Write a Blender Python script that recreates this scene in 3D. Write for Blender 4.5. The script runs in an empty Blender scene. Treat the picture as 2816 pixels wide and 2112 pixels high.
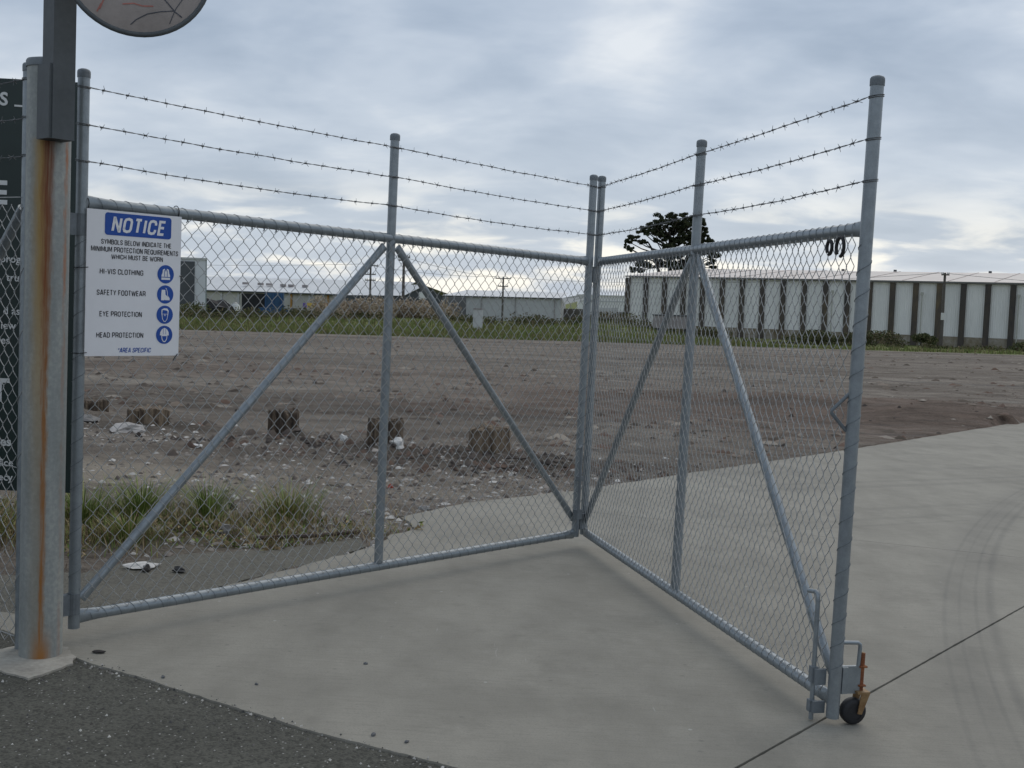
import bpy, bmesh, math, random
import numpy as np
from mathutils import Matrix, Vector, noise as mnoise
R = math.radians
random.seed(7); rng = np.random.default_rng(11)
S = bpy.context.scene
C = S.collection

# ------------------------------------------------------------------ camera
CAMH, PITCH, ROLL = 1.5405, 0.0769, 0.030
LEAN = 0.0179                      # the drive and the gate on it tilt this much to the right
fwd = Vector((0, math.cos(PITCH), -math.sin(PITCH)))
upv = Vector((0, math.sin(PITCH), math.cos(PITCH)))
rgt = Vector((1, 0, 0))
r2 = rgt*math.cos(ROLL) + upv*math.sin(ROLL)
u2 = upv*math.cos(ROLL) - rgt*math.sin(ROLL)
cam = bpy.data.cameras.new('camera'); cam.lens = 40.1; cam.sensor_width = 36
cam.clip_start = .05; cam.clip_end = 6000
co = bpy.data.objects.new('camera', cam); C.objects.link(co)
mm = Matrix((r2, u2, -fwd)).transposed().to_4x4(); mm.translation = (0, 0, CAMH)
co.matrix_world = mm; S.camera = co
TN = Matrix.Translation((0, 0, CAMH)) @ Matrix.Rotation(LEAN, 4, fwd) @ Matrix.Translation((0, 0, -CAMH))

# ------------------------------------------------------------------ sky, sun, exposure
SUN_EL, SUN_AZ = 46, 28            # degrees; azimuth to the right of the view direction
w = bpy.data.worlds.new('World'); S.world = w; w.use_nodes = True
nt = w.node_tree; nt.nodes.clear()
def nd(nt, t, **k):
    n = nt.nodes.new(t)
    for a, b in k.items(): setattr(n, a, b)
    return n
def mth(nt, op, a, b=None, c=None, clamp=False):
    n = nd(nt, 'ShaderNodeMath', operation=op, use_clamp=clamp)
    for i, v in enumerate((a, b, c)):
        if v is None: continue
        if isinstance(v, (int, float)): n.inputs[i].default_value = v
        else: nt.links.new(v, n.inputs[i])
    return n.outputs[0]
def sstep(nt, x, a, b):
    n = nd(nt, 'ShaderNodeMapRange', interpolation_type='SMOOTHSTEP')
    n.inputs[1].default_value = a; n.inputs[2].default_value = b
    nt.links.new(x, n.inputs[0]); return n.outputs[0]
def ramp(nt, x, stops):
    n = nd(nt, 'ShaderNodeValToRGB'); e = n.color_ramp.elements
    while len(e) < len(stops): e.new(.5)
    for q, (p, c) in zip(e, stops): q.position = p; q.color = (*c, 1)
    nt.links.new(x, n.inputs[0]); return n.outputs[0]
def mixc(nt, f, a, b, mode='MIX'):
    n = nd(nt, 'ShaderNodeMix', data_type='RGBA', blend_type=mode)
    for i, v in ((0, f), (6, a), (7, b)):
        if isinstance(v, (int, float)): n.inputs[i].default_value = v
        elif isinstance(v, tuple): n.inputs[i].default_value = (*v, 1)
        else: nt.links.new(v, n.inputs[i])
    return n.outputs[2]
def noi(nt, vec, scale, detail=5, rough=.55, dist=0):
    n = nd(nt, 'ShaderNodeTexNoise'); n.inputs['Scale'].default_value = scale
    n.inputs['Detail'].default_value = detail; n.inputs['Roughness'].default_value = rough
    n.inputs['Distortion'].default_value = dist
    if vec is not None: nt.links.new(vec, n.inputs['Vector'])
    return n.outputs['Fac']
def vmap(nt, vec, scale=(1, 1, 1), rot=(0, 0, 0), loc=(0, 0, 0)):
    n = nd(nt, 'ShaderNodeMapping'); n.inputs['Scale'].default_value = scale
    n.inputs['Rotation'].default_value = rot; n.inputs['Location'].default_value = loc
    nt.links.new(vec, n.inputs['Vector']); return n.outputs[0]
tc = nd(nt, 'ShaderNodeTexCoord').outputs['Generated']
sx = nd(nt, 'ShaderNodeSeparateXYZ'); nt.links.new(tc, sx.inputs[0])
zc = mth(nt, 'MAXIMUM', sx.outputs[2], 0.0)
den = mth(nt, 'ADD', zc, .24)
cx = nd(nt, 'ShaderNodeCombineXYZ')
nt.links.new(mth(nt, 'DIVIDE', sx.outputs[0], den), cx.inputs[0]); nt.links.new(mth(nt, 'DIVIDE', sx.outputs[1], den), cx.inputs[1])
n1 = noi(nt, vmap(nt, cx.outputs[0], (1.0, 1.1, 1), loc=(3.1, 1.7, 0)), 1.7, 5, .5, .25)
n2 = noi(nt, vmap(nt, cx.outputs[0], (.9, 1.15, 1), loc=(7.3, 4.4, 2)), 3.3, 5, .5, .3)
cl = mth(nt, 'ADD', mth(nt, 'MULTIPLY', n1, .62), mth(nt, 'MULTIPLY', n2, .38))
base = ramp(nt, cl, [(.37, (.295, .365, .465)), (.46, (.37, .44, .54)), (.54, (.465, .53, .62)), (.65, (.69, .725, .765))])
low = sstep(nt, zc, .30, .015)
low2 = mth(nt, 'MULTIPLY', low, .34)
base = mixc(nt, low2, base, (.62, .66, .70))
gl = mth(nt, 'MULTIPLY', mth(nt, 'MULTIPLY', sstep(nt, zc, .12, .02), sstep(nt, n2, .45, .64)), .9)
base = mixc(nt, gl, base, (.98, .94, .84))
sky = nd(nt, 'ShaderNodeTexSky', sky_type='NISHITA'); sky.sun_disc = False
sky.sun_elevation = R(SUN_EL); sky.sun_rotation = R(SUN_AZ)
b1 = nd(nt, 'ShaderNodeBackground'); b1.inputs[1].default_value = .1; nt.links.new(sky.outputs[0], b1.inputs[0])
b2 = nd(nt, 'ShaderNodeBackground'); b2.inputs[1].default_value = .98; nt.links.new(base, b2.inputs[0])
mx = nd(nt, 'ShaderNodeMixShader'); mx.inputs[0].default_value = .94
nt.links.new(b1.outputs[0], mx.inputs[1]); nt.links.new(b2.outputs[0], mx.inputs[2])
wo = nd(nt, 'ShaderNodeOutputWorld'); nt.links.new(mx.outputs[0], wo.inputs[0])
sl = bpy.data.lights.new('sun', 'SUN'); sl.energy = .8; sl.angle = R(60); sl.color = (1, .90, .77)
so = bpy.data.objects.new('sun', sl); C.objects.link(so); so.location = (20, 30, 60)
sd = Vector((math.sin(R(SUN_AZ))*math.cos(R(SUN_EL)), math.cos(R(SUN_AZ))*math.cos(R(SUN_EL)), math.sin(R(SUN_EL))))
so.rotation_euler = sd.to_track_quat('Z', 'Y').to_euler()
S.view_settings.view_transform = 'Standard'; S.view_settings.look = 'None'
S.view_settings.exposure = .22; S.view_settings.gamma = 1
S.render.engine = 'CYCLES'; S.render.resolution_x = 1024; S.render.resolution_y = 768
S.cycles.max_bounces = 4; S.cycles.diffuse_bounces = 3; S.cycles.glossy_bounces = 2

# ------------------------------------------------------------------ helpers
NEAR = []; near_on = [True]
def link(o, parent=None):
    C.objects.link(o)
    if parent is not None: o.parent = parent
    elif near_on[0]: NEAR.append(o)
    return o
def tag(o, label=None, cat=None, group=None, kind=None):
    if label: o['label'] = label
    if cat: o['category'] = cat
    if group: o['group'] = group
    if kind: o['kind'] = kind
    return o
def thing(name, label, cat, loc=(0, 0, 0), rz=0, group=None):
    o = bpy.data.objects.new(name, None); o.empty_display_size = .1
    o.location = loc; o.rotation_euler = (0, 0, rz)
    return tag(link(o), label, cat, group)
def copy_tree(o, parent=None):
    c = o.copy(); link(c, parent)
    for ch in list(o.children): copy_tree(ch, c)
    return c
class MB:
    def __init__(s): s.v = []; s.f = []
    def add(s, vs, fs):
        k = len(s.v); s.v += [tuple(map(float, p)) for p in vs]; s.f += [tuple(i+k for i in q) for q in fs]; return s
    def box(s, c, d, rz=0, rx=0, ry=0):
        m = Matrix.Translation(c) @ Matrix.Rotation(rz, 4, 'Z') @ Matrix.Rotation(ry, 4, 'Y') @ Matrix.Rotation(rx, 4, 'X')
        vs = [m @ Vector((x*d[0]/2, y*d[1]/2, z*d[2]/2)) for x in (-1, 1) for y in (-1, 1) for z in (-1, 1)]
        return s.add(vs, [(0, 1, 3, 2), (4, 6, 7, 5), (0, 4, 5, 1), (2, 3, 7, 6), (0, 2, 6, 4), (1, 5, 7, 3)])
    def quad(s, *p): return s.add(p, [tuple(range(len(p)))])
    def tube(s, pts, r, n=8, cap=True, closed=False):
        P = [Vector(p) for p in pts]; m = len(P)
        rr = r if isinstance(r, (list, tuple)) else [r]*m
        T = []
        for i in range(m):
            a = P[i-1] if (i or closed) else P[0]; b = P[(i+1) % m] if (i < m-1 or closed) else P[-1]
            t = (b-a); T.append(t.normalized() if t.length > 1e-9 else Vector((0, 0, 1)))
        ref = Vector((0, 0, 1)) if abs(T[0].z) < .9 else Vector((1, 0, 0))
        u = T[0].cross(ref).normalized(); vs = []
        for i in range(m):
            if i: u = (u - T[i]*u.dot(T[i])); u = u.normalized() if u.length > 1e-6 else T[i].orthogonal().normalized()
            v = T[i].cross(u)
            ra, rb = rr[i] if isinstance(rr[i], tuple) else (rr[i], rr[i])
            for k in range(n):
                a = 2*math.pi*k/n; vs.append(P[i] + u*(ra*math.cos(a)) + v*(rb*math.sin(a)))
        fs = []
        for i in range(m if closed else m-1):
            j = (i+1) % m
            for k in range(n):
                k2 = (k+1) % n; fs.append((i*n+k, i*n+k2, j*n+k2, j*n+k))
        s.add(vs, fs)
        if cap and not closed:
            s.add(vs[:n], [tuple(range(n-1, -1, -1))]); s.add(vs[-n:], [tuple(range(n))])
        return s
    def lathe(s, prof, n=24, c=(0, 0, 0), jit=0):
        vs = []; fs = []
        for (r, z) in prof:
            for k in range(n):
                a = 2*math.pi*k/n; vs.append((c[0]+r*math.cos(a), c[1]+r*math.sin(a), c[2]+z))
        for i in range(len(prof)-1):
            for k in range(n):
                k2 = (k+1) % n; fs.append((i*n+k, i*n+k2, (i+1)*n+k2, (i+1)*n+k))
        s.add(vs, fs)
        s.add(vs[-n:], [tuple(range(n))]); s.add(vs[:n], [tuple(range(n-1, -1, -1))])
        return s
    def prism(s, poly, z0, z1):            # poly: xy points; z0, z1: numbers or functions of (x, y)
        f0 = z0 if callable(z0) else (lambda x, y: z0); f1 = z1 if callable(z1) else (lambda x, y: z1)
        n = len(poly); area = sum(poly[i][0]*poly[(i+1) % n][1]-poly[(i+1) % n][0]*poly[i][1] for i in range(n))
        if area < 0: poly = poly[::-1]
        vs = [(x, y, f0(x, y)) for x, y in poly] + [(x, y, f1(x, y)) for x, y in poly]
        s.add(vs, [(i, (i+1) % n, n+(i+1) % n, n+i) for i in range(n)])
        s.add(vs[n:], [tuple(range(n))]); s.add(vs[:n], [tuple(range(n-1, -1, -1))])
        return s
    def build(s, name, m=None, parent=None, smooth=False, loc=None):
        me = bpy.data.meshes.new(name); me.from_pydata(s.v, [], s.f)
        if m: me.materials.append(m)
        if smooth: me.polygons.foreach_set('use_smooth', [True]*len(me.polygons))
        me.update()
        o = bpy.data.objects.new(name, me)
        if loc: o.location = loc
        return link(o, parent)
def arr_mesh(name, V, F, m, parent=None, smooth=False, col=None):
    """V (n,3) array, F (k,3 or 4) array; col per-face colours"""
    me = bpy.data.meshes.new(name); n = len(V); k, q = F.shape
    me.vertices.add(n); me.vertices.foreach_set('co', np.ascontiguousarray(V, dtype=np.float32).ravel())
    me.loops.add(k*q); me.loops.foreach_set('vertex_index', F.astype(np.int32).ravel())
    me.polygons.add(k); me.polygons.foreach_set('loop_start', np.arange(0, k*q, q, dtype=np.int32))
    if smooth: me.polygons.foreach_set('use_smooth', np.ones(k, dtype=bool))
    if col is not None:
        a = me.color_attributes.new('tint', 'FLOAT_COLOR', 'CORNER')
        cc = np.ones((k, q, 4), dtype=np.float32); cc[:, :, :3] = col[:, None, :]
        a.data.foreach_set('color', cc.ravel())
    me.materials.append(m); me.update(calc_edges=True); me.validate()
    return link(bpy.data.objects.new(name, me), parent)

# ------------------------------------------------------------------ materials
def mat(name, stops, scale=4, rough=.7, metal=0, bump=0, bscale=60, coord='Object', stretch=(1, 1, 1), spec=.4, fine=.35, rnd=0):
    m = bpy.data.materials.new(name); m.use_nodes = True; nt = m.node_tree
    b = nt.nodes['Principled BSDF']; tcn = nd(nt, 'ShaderNodeTexCoord').outputs['Object']
    if coord == 'World': tcn = nd(nt, 'ShaderNodeNewGeometry').outputs['Position']
    v = vmap(nt, tcn, stretch)
    f = mth(nt, 'ADD', mth(nt, 'MULTIPLY', noi(nt, v, scale), 1-fine), mth(nt, 'MULTIPLY', noi(nt, v, scale*7, 4), fine))
    if rnd:
        oi = nd(nt, 'ShaderNodeObjectInfo').outputs['Random']
        f = mth(nt, 'ADD', f, mth(nt, 'MULTIPLY', mth(nt, 'SUBTRACT', oi, .5), rnd))
    c = ramp(nt, f, stops); nt.links.new(c, b.inputs['Base Color'])
    b.inputs['Roughness'].default_value = rough; b.inputs['Metallic'].default_value = metal
    b.inputs['Specular IOR Level'].default_value = spec
    if bump:
        bn = nd(nt, 'ShaderNodeBump'); bn.inputs['Strength'].default_value = 1; bn.inputs['Distance'].default_value = bump
        nt.links.new(noi(nt, v, bscale, 4, .6), bn.inputs['Height']); nt.links.new(bn.outputs[0], b.inputs['Normal'])
    m['out'] = 1; return m
def two(a, b, lo=.35, hi=.65): return [(lo, a), (hi, b)]
def sub(c, k): return tuple(x*k for x in c)
def tone(name, c, var=.18, **k): return mat(name, two(sub(c, 1-var), sub(c, 1+var)), **k)
GALV = tone('galvanised', (.255, .285, .305), .14, scale=26, rough=.38, metal=.5, bump=.0004, bscale=90, spec=.5)
GALVD = tone('galvanised_dull', (.17, .19, .205), .2, scale=9, rough=.6, metal=.3)
WIRE = tone('wire', (.37, .375, .37), .2, scale=30, rough=.5, metal=.25)
BARB = tone('barbed', (.14, .145, .15), .3, scale=30, rough=.6, metal=.4)
DARKSTEEL = tone('dark_steel_paint', (.085, .095, .10), .15, scale=8, rough=.6)
BLACK = tone('black_rubber', (.018, .018, .02), .3, scale=20, rough=.6)
RUST = mat('rust', [(.3, (.09, .035, .018)), (.5, (.22, .075, .03)), (.7, (.32, .15, .06))], scale=25, rough=.85)
ZINC = mat('yellow_zinc', two((.17, .09, .035), (.30, .20, .10)), scale=18, rough=.55, metal=.3)
SIGNW = tone('sign_white', (.80, .80, .82), .03, scale=3, rough=.35, spec=.5)
SIGNB = tone('sign_blue', (.012, .075, .36), .08, scale=5, rough=.35)
INK = tone('sign_ink', (.02, .02, .025), .1, scale=5, rough=.4)
GREENB = tone('board_green', (.012, .026, .024), .15, scale=2, rough=.35)
BOARDT = tone('board_lettering', (.62, .63, .62), .05, scale=6, rough=.5)
FOOT = mat('footing_concrete', two((.27, .25, .215), (.45, .42, .36)), scale=7, rough=.9, bump=.003, bscale=70)
MIRB = mat('mirror_back', two((.27, .235, .215), (.36, .315, .29)), scale=5, rough=.45, bump=.001, bscale=12)
REDINK = tone('red_marker', (.42, .16, .13), .2, scale=20, rough=.6)
GREYINK = tone('grey_marker', (.07, .075, .09), .2, scale=20, rough=.6)
WOODS = mat('weathered_timber', [(.36, (.026, .02, .015)), (.5, (.095, .07, .05)), (.62, (.235, .18, .125))], scale=6, rough=.95, bump=.008, bscale=14, stretch=(5, 5, .7), rnd=.14)
STONE = mat('stone', two((.20, .19, .18), (.42, .40, .38)), scale=10, rough=.95, rnd=.3)
PALE = mat('pale_rubble', two((.5, .49, .46), (.72, .70, .67)), scale=14, rough=.9)
def tinted(name, rough=.85, trans=0):
    m = bpy.data.materials.new(name); m.use_nodes = True; nt = m.node_tree; b = nt.nodes['Principled BSDF']
    a = nd(nt, 'ShaderNodeVertexColor', layer_name='tint')
    nt.links.new(a.outputs[0], b.inputs['Base Color']); b.inputs['Roughness'].default_value = rough
    b.inputs['Specular IOR Level'].default_value = .25
    return m
TINT = tinted('leaf_and_blade'); CHIP = tinted('chips', .9)

def galv_post():
    m = bpy.data.materials.new('rust_streaked_post'); m.use_nodes = True; nt = m.node_tree; b = nt.nodes['Principled BSDF']
    o = nd(nt, 'ShaderNodeTexCoord').outputs['Object']; sp = nd(nt, 'ShaderNodeSeparateXYZ'); nt.links.new(o, sp.inputs[0])
    x, y, z = sp.outputs
    wob = mth(nt, 'MULTIPLY', mth(nt, 'SUBTRACT', noi(nt, vmap(nt, o, (.01, .01, 1.6)), 2, 3), .5), .02)
    jag = mth(nt, 'MULTIPLY', mth(nt, 'SUBTRACT', noi(nt, vmap(nt, o, (40, 40, 5)), 3, 6, .7), .5), .03)
    l = mth(nt, 'ADD', mth(nt, 'ADD', x, wob), jag)
    front = sstep(nt, y, .02, -.03); under = sstep(nt, z, 2.075, 2.05)
    fu = mth(nt, 'MULTIPLY', front, under)
    wd = mth(nt, 'ADD', .010, mth(nt, 'MULTIPLY', sstep(nt, z, .9, 2.0), .010))
    d = mth(nt, 'DIVIDE', mth(nt, 'ABSOLUTE', mth(nt, 'ADD', l, .002)), wd)
    core = mth(nt, 'MULTIPLY', mth(nt, 'MULTIPLY', sstep(nt, d, 1.8, .1), fu), mth(nt, 'ADD', .45, mth(nt, 'MULTIPLY', sstep(nt, noi(nt, vmap(nt, o, (60, 60, 2.5)), 2, 4), .3, .6), .55)))
    foot = mth(nt, 'MULTIPLY', sstep(nt, mth(nt, 'ABSOLUTE', l), .055, .0), mth(nt, 'MULTIPLY', sstep(nt, z, .16, .0), front))
    hl = mth(nt, 'ABSOLUTE', mth(nt, 'ADD', l, .022))
    halo = mth(nt, 'MULTIPLY', mth(nt, 'MULTIPLY', sstep(nt, hl, .050, .0), fu), mth(nt, 'ADD', .22, mth(nt, 'MULTIPLY', sstep(nt, z, .4, 1.9), .75)))
    r2_ = mth(nt, 'MULTIPLY', mth(nt, 'MULTIPLY', sstep(nt, mth(nt, 'ABSOLUTE', mth(nt, 'SUBTRACT', l, .066)), .010, .0), under), mth(nt, 'MULTIPLY', mth(nt, 'ADD', .25, mth(nt, 'MULTIPLY', sstep(nt, z, 1.0, 2.0), .7)), sstep(nt, noi(nt, vmap(nt, o, (8, 8, 2.5)), 2, 4), .3, .6)))
    g = mth(nt, 'ADD', mth(nt, 'MULTIPLY', noi(nt, vmap(nt, o, (14, 14, 1.4)), 1.2, 5), .6), mth(nt, 'MULTIPLY', noi(nt, o, 55, 4), .4))
    c = ramp(nt, g, [(.32, (.21, .225, .215)), (.52, (.285, .30, .288)), (.7, (.40, .41, .375))])
    c = mixc(nt, mth(nt, 'MINIMUM', halo, 1.), c, (.34, .215, .06))
    rc = ramp(nt, mth(nt, 'MULTIPLY', z, .45), [(.0, (.32, .14, .035)), (.45, (.28, .12, .035)), (.72, (.20, .062, .018)), (.92, (.14, .034, .012))])
    c = mixc(nt, mth(nt, 'MINIMUM', mth(nt, 'MAXIMUM', core, foot), 1.), c, rc)
    c = mixc(nt, mth(nt, 'MINIMUM', r2_, 1.), c, (.36, .12, .03))
    nt.links.new(c, b.inputs['Base Color']); b.inputs['Roughness'].default_value = .6; b.inputs['Metallic'].default_value = .2
    return m

def concrete():
    m = bpy.data.materials.new('drive_concrete'); m.use_nodes = True; nt = m.node_tree; b = nt.nodes['Principled BSDF']
    p = nd(nt, 'ShaderNodeTexCoord').outputs['Object']; sp = nd(nt, 'ShaderNodeSeparateXYZ'); nt.links.new(p, sp.inputs[0])
    x, y, z = sp.outputs
    f = mth(nt, 'ADD', mth(nt, 'MULTIPLY', noi(nt, p, .55, 6, .6, .4), .6), mth(nt, 'MULTIPLY', noi(nt, vmap(nt, p, (1, .5, 1), rot=(0, 0, .5)), 4, 6, .6), .4))
    c = ramp(nt, f, [(.36, (.225, .211, .177)), (.5, (.284, .266, .224)), (.64, (.34, .318, .268))])
    br_ = noi(nt, vmap(nt, p, (2, 26, 1), rot=(0, 0, .87)), 3, 4, .6); c = mixc(nt, mth(nt, 'MULTIPLY', sstep(nt, br_, .45, .72), .28), c, (.17, .16, .135))
    sp2 = noi(nt, p, 130, 3, .7); c = mixc(nt, mth(nt, 'MULTIPLY', sstep(nt, sp2, .45, .75), .35), c, (.14, .133, .118))
    st = noi(nt, vmap(nt, p, (1, 1, 1), loc=(4, 2, 0)), 2.3, 5, .7); c = mixc(nt, mth(nt, 'MULTIPLY', sstep(nt, st, .53, .68), .30), c, (.175, .165, .14))
    vo = nd(nt, 'ShaderNodeTexVoronoi'); vo.inputs['Scale'].default_value = 7; nt.links.new(p, vo.inputs['Vector'])
    c = mixc(nt, mth(nt, 'MULTIPLY', sstep(nt, vo.outputs['Distance'], .10, .03), .45), c, (.15, .142, .125))
    vw = nd(nt, 'ShaderNodeTexVoronoi'); vw.inputs['Scale'].default_value = 4.3; nt.links.new(vmap(nt, p, (1, 1, 1), loc=(1.7, .3, 0)), vw.inputs['Vector'])
    c = mixc(nt, mth(nt, 'MULTIPLY', sstep(nt, vw.outputs['Distance'], .045, .02), .6), c, (.46, .45, .42))
    # tyre marks: dark arcs sweeping across the slab
    xf = mth(nt, 'ADD', mth(nt, 'ADD', 1.06, mth(nt, 'MULTIPLY', y, .05)), mth(nt, 'MULTIPLY', mth(nt, 'MULTIPLY', y, y), .0275))
    tn = noi(nt, vmap(nt, p, (1, .4, 1)), 3.5, 4)
    tm = None
    for off, wdt, amp in ((.10, .17, .30), (.02, .022, .42), (.10, .02, .42), (.19, .018, .42), (.27, .03, .4), (1.55, .16, .3), (1.5, .03, .36), (1.62, .025, .36)):
        q = mth(nt, 'ABSOLUTE', mth(nt, 'SUBTRACT', mth(nt, 'SUBTRACT', x, xf), off))
        q = mth(nt, 'MULTIPLY', sstep(nt, q, wdt*1.8, 0.), amp); tm = q if tm is None else mth(nt, 'MAXIMUM', tm, q)
    xg = mth(nt, 'ADD', 7.2, mth(nt, 'MULTIPLY', x, .52))
    for off, wdt, amp in ((0, .05, .22), (.25, .08, .18), (.7, .10, .2), (1.9, .12, .22), (2.2, .08, .2), (3.0, .2, .2)):
        q = mth(nt, 'ABSOLUTE', mth(nt, 'SUBTRACT', mth(nt, 'SUBTRACT', y, xg), off))
        q = mth(nt, 'MULTIPLY', mth(nt, 'MULTIPLY', sstep(nt, q, wdt, wdt*.2), amp), sstep(nt, x, .8, 2.2)); tm = mth(nt, 'MAXIMUM', tm, q)
    tm = mth(nt, 'MULTIPLY', tm, mth(nt, 'ADD', .55, mth(nt, 'MULTIPLY', sstep(nt, tn, .3, .7), .45)))
    c = mixc(nt, tm, c, (.10, .098, .092))
    # pale scrapes
    sc = noi(nt, vmap(nt, p, (14, 1.2, 1), rot=(0, 0, 1.05)), 1.6, 3, .7); sm = sstep(nt, sc, .685, .74)
    sm = mth(nt, 'MULTIPLY', mth(nt, 'MULTIPLY', sm, sstep(nt, noi(nt, p, 1.3, 2), .5, .62)), .55)
    c = mixc(nt, sm, c, (.40, .385, .35))
    nt.links.new(c, b.inputs['Base Color']); b.inputs['Roughness'].default_value = .82; b.inputs['Specular IOR Level'].default_value = .3
    bn = nd(nt, 'ShaderNodeBump'); bn.inputs['Distance'].default_value = .0016; nt.links.new(noi(nt, p, 120, 4, .65), bn.inputs['Height']); nt.links.new(bn.outputs[0], b.inputs['Normal'])
    return m
def asphalt(name, c0, c1, chips=.5):
    m = bpy.data.materials.new(name); m.use_nodes = True; nt = m.node_tree; b = nt.nodes['Principled BSDF']
    p = nd(nt, 'ShaderNodeTexCoord').outputs['Object']
    f = mth(nt, 'ADD', mth(nt, 'MULTIPLY', noi(nt, p, 1.6, 5), .3), mth(nt, 'ADD', mth(nt, 'MULTIPLY', noi(nt, p, 34, 4, .7), .3), mth(nt, 'MULTIPLY', noi(nt, p, 110, 4, .7), .4)))
    c = ramp(nt, f, [(.36, c0), (.62, c1)])
    vo = nd(nt, 'ShaderNodeTexVoronoi'); vo.inputs['Scale'].default_value = 95; nt.links.new(p, vo.inputs['Vector'])
    sc = nd(nt, 'ShaderNodeSeparateColor'); nt.links.new(vo.outputs['Color'], sc.inputs[0])
    k = mth(nt, 'MULTIPLY', mth(nt, 'GREATER_THAN', sc.outputs[0], .955), sstep(nt, vo.outputs['Distance'], .42, .25))
    k = mth(nt, 'MULTIPLY', k, chips); c = mixc(nt, k, c, (.42, .41, .38))
    k2 = mth(nt, 'MULTIPLY', mth(nt, 'LESS_THAN', sc.outputs[1], .25), .5); c = mixc(nt, k2, c, sub(c0, .6))
    nt.links.new(c, b.inputs['Base Color']); b.inputs['Roughness'].default_value = .9; b.inputs['Specular IOR Level'].default_value = .3
    bn = nd(nt, 'ShaderNodeBump'); bn.inputs['Distance'].default_value = .006
    nt.links.new(mth(nt, 'ADD', noi(nt, p, 110, 3, .6), mth(nt, 'MULTIPLY', vo.outputs['Distance'], -.6)), bn.inputs['Height']); nt.links.new(bn.outputs[0], b.inputs['Normal'])
    return m
def dirt():
    m = bpy.data.materials.new('yard_dirt'); m.use_nodes = True; nt = m.node_tree; b = nt.nodes['Principled BSDF']
    p = nd(nt, 'ShaderNodeTexCoord').outputs['Object']; sp = nd(nt, 'ShaderNodeSeparateXYZ'); nt.links.new(p, sp.inputs[0])
    x, y, z = sp.outputs
    streak = noi(nt, vmap(nt, p, (.07, .32, 1), rot=(0, 0, -.06)), 1.0, 5, .66, .6)
    med = noi(nt, vmap(nt, p, (.5, 1, 1)), 1.7, 6, .65)
    f = mth(nt, 'ADD', mth(nt, 'ADD', mth(nt, 'MULTIPLY', streak, .42), mth(nt, 'MULTIPLY', med, .36)), mth(nt, 'MULTIPLY', noi(nt, p, 14, 5, .75), .22))
    c = ramp(nt, f, [(.40, (.092, .075, .059)), (.47, (.165, .138, .112)), (.53, (.228, .195, .160)), (.61, (.34, .30, .25))])
    def blob(cx_, cy_, rx_, ry_, lo, hi, sc=1.1):
        dx = mth(nt, 'DIVIDE', mth(nt, 'SUBTRACT', x, cx_), rx_); dy = mth(nt, 'DIVIDE', mth(nt, 'SUBTRACT', y, cy_), ry_)
        d = mth(nt, 'SQRT', mth(nt, 'ADD', mth(nt, 'MULTIPLY', dx, dx), mth(nt, 'MULTIPLY', dy, dy)))
        d = mth(nt, 'ADD', d, mth(nt, 'MULTIPLY', mth(nt, 'SUBTRACT', noi(nt, vmap(nt, p, (.35, 1.2, 1)), sc, 5, .65), .5), 1.7))
        return sstep(nt, d, hi, lo)
    red = mth(nt, 'MULTIPLY', mth(nt, 'MAXIMUM', blob(7.5, 20.5, 10.5, 6.5, .5, 1.1), mth(nt, 'MULTIPLY', blob(-4, 27, 14, 5, .4, 1.1), .45)), .62)
    c = mixc(nt, red, c, ramp(nt, med, [(.38, (.085, .054, .039)), (.62, (.185, .122, .092))]))
    sand = mth(nt, 'MULTIPLY', mth(nt, 'MAXIMUM', blob(-3.3, 9.6, 1.6, .9, .5, 1.05, 2), mth(nt, 'MULTIPLY', blob(-1.4, 9.7, 2.6, 1.3, .4, 1.1, 2), .4)), .8)
    c = mixc(nt, sand, c, (.36, .31, .245))
    dk = mth(nt, 'MULTIPLY', mth(nt, 'MAXIMUM', blob(-.6, 11.3, 2.6, .9, .4, 1.1, 2.5), blob(-4.2, 13.0, 1.6, .6, .4, 1.1, 2.5)), .6)
    c = mixc(nt, dk, c, (.075, .062, .050))
    # dark ruts where lorries turned
    rut = sstep(nt, noi(nt, vmap(nt, p, (.05, .9, 1), rot=(0, 0, .10), loc=(2, 5, 0)), 1.0, 4, .6), .56, .70)
    c = mixc(nt, mth(nt, 'MULTIPLY', mth(nt, 'MULTIPLY', rut, .5), sstep(nt, y, 12, 16)), c, (.10, .095, .09))
    wl = sstep(nt, noi(nt, vmap(nt, p, (.18, 1.6, 1), rot=(0, 0, .04), loc=(9, 1, 0)), 1.2, 5, .65), .60, .74)
    c = mixc(nt, mth(nt, 'MULTIPLY', mth(nt, 'MULTIPLY', wl, .7), sstep(nt, y, 10, 18)), c, (.40, .375, .33))
    # green turf past the yard's edge and creeping in from the verge
    ed = mth(nt, 'ADD', y, mth(nt, 'MULTIPLY', mth(nt, 'SUBTRACT', noi(nt, p, .16, 4), .5), 9))
    gr = sstep(nt, ed, 75.5, 78.5)
    gcol = ramp(nt, noi(nt, vmap(nt, p, (.2, .5, 1)), .8, 6, .65), [(.3, (.09, .11, .035)), (.5, (.15, .175, .052)), (.7, (.24, .21, .095))])
    c = mixc(nt, gr, c, gcol)
    vg = mth(nt, 'MULTIPLY', blob(-2.5, 7.2, 1.4, .75, .5, 1.1, 2.5), .75)
    c = mixc(nt, vg, c, ramp(nt, noi(nt, p, 9, 4), [(.35, (.055, .048, .028)), (.65, (.135, .115, .06))]))
    sk = noi(nt, p, 70, 3, .75); c = mixc(nt, mth(nt, 'MULTIPLY', sstep(nt, sk, .60, .72), .55), c, (.46, .44, .41))
    c = mixc(nt, mth(nt, 'MULTIPLY', sstep(nt, sk, .40, .28), .5), c, (.07, .06, .052))
    nt.links.new(c, b.inputs['Base Color']); b.inputs['Roughness'].default_value = .95; b.inputs['Specular IOR Level'].default_value = .2
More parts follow.
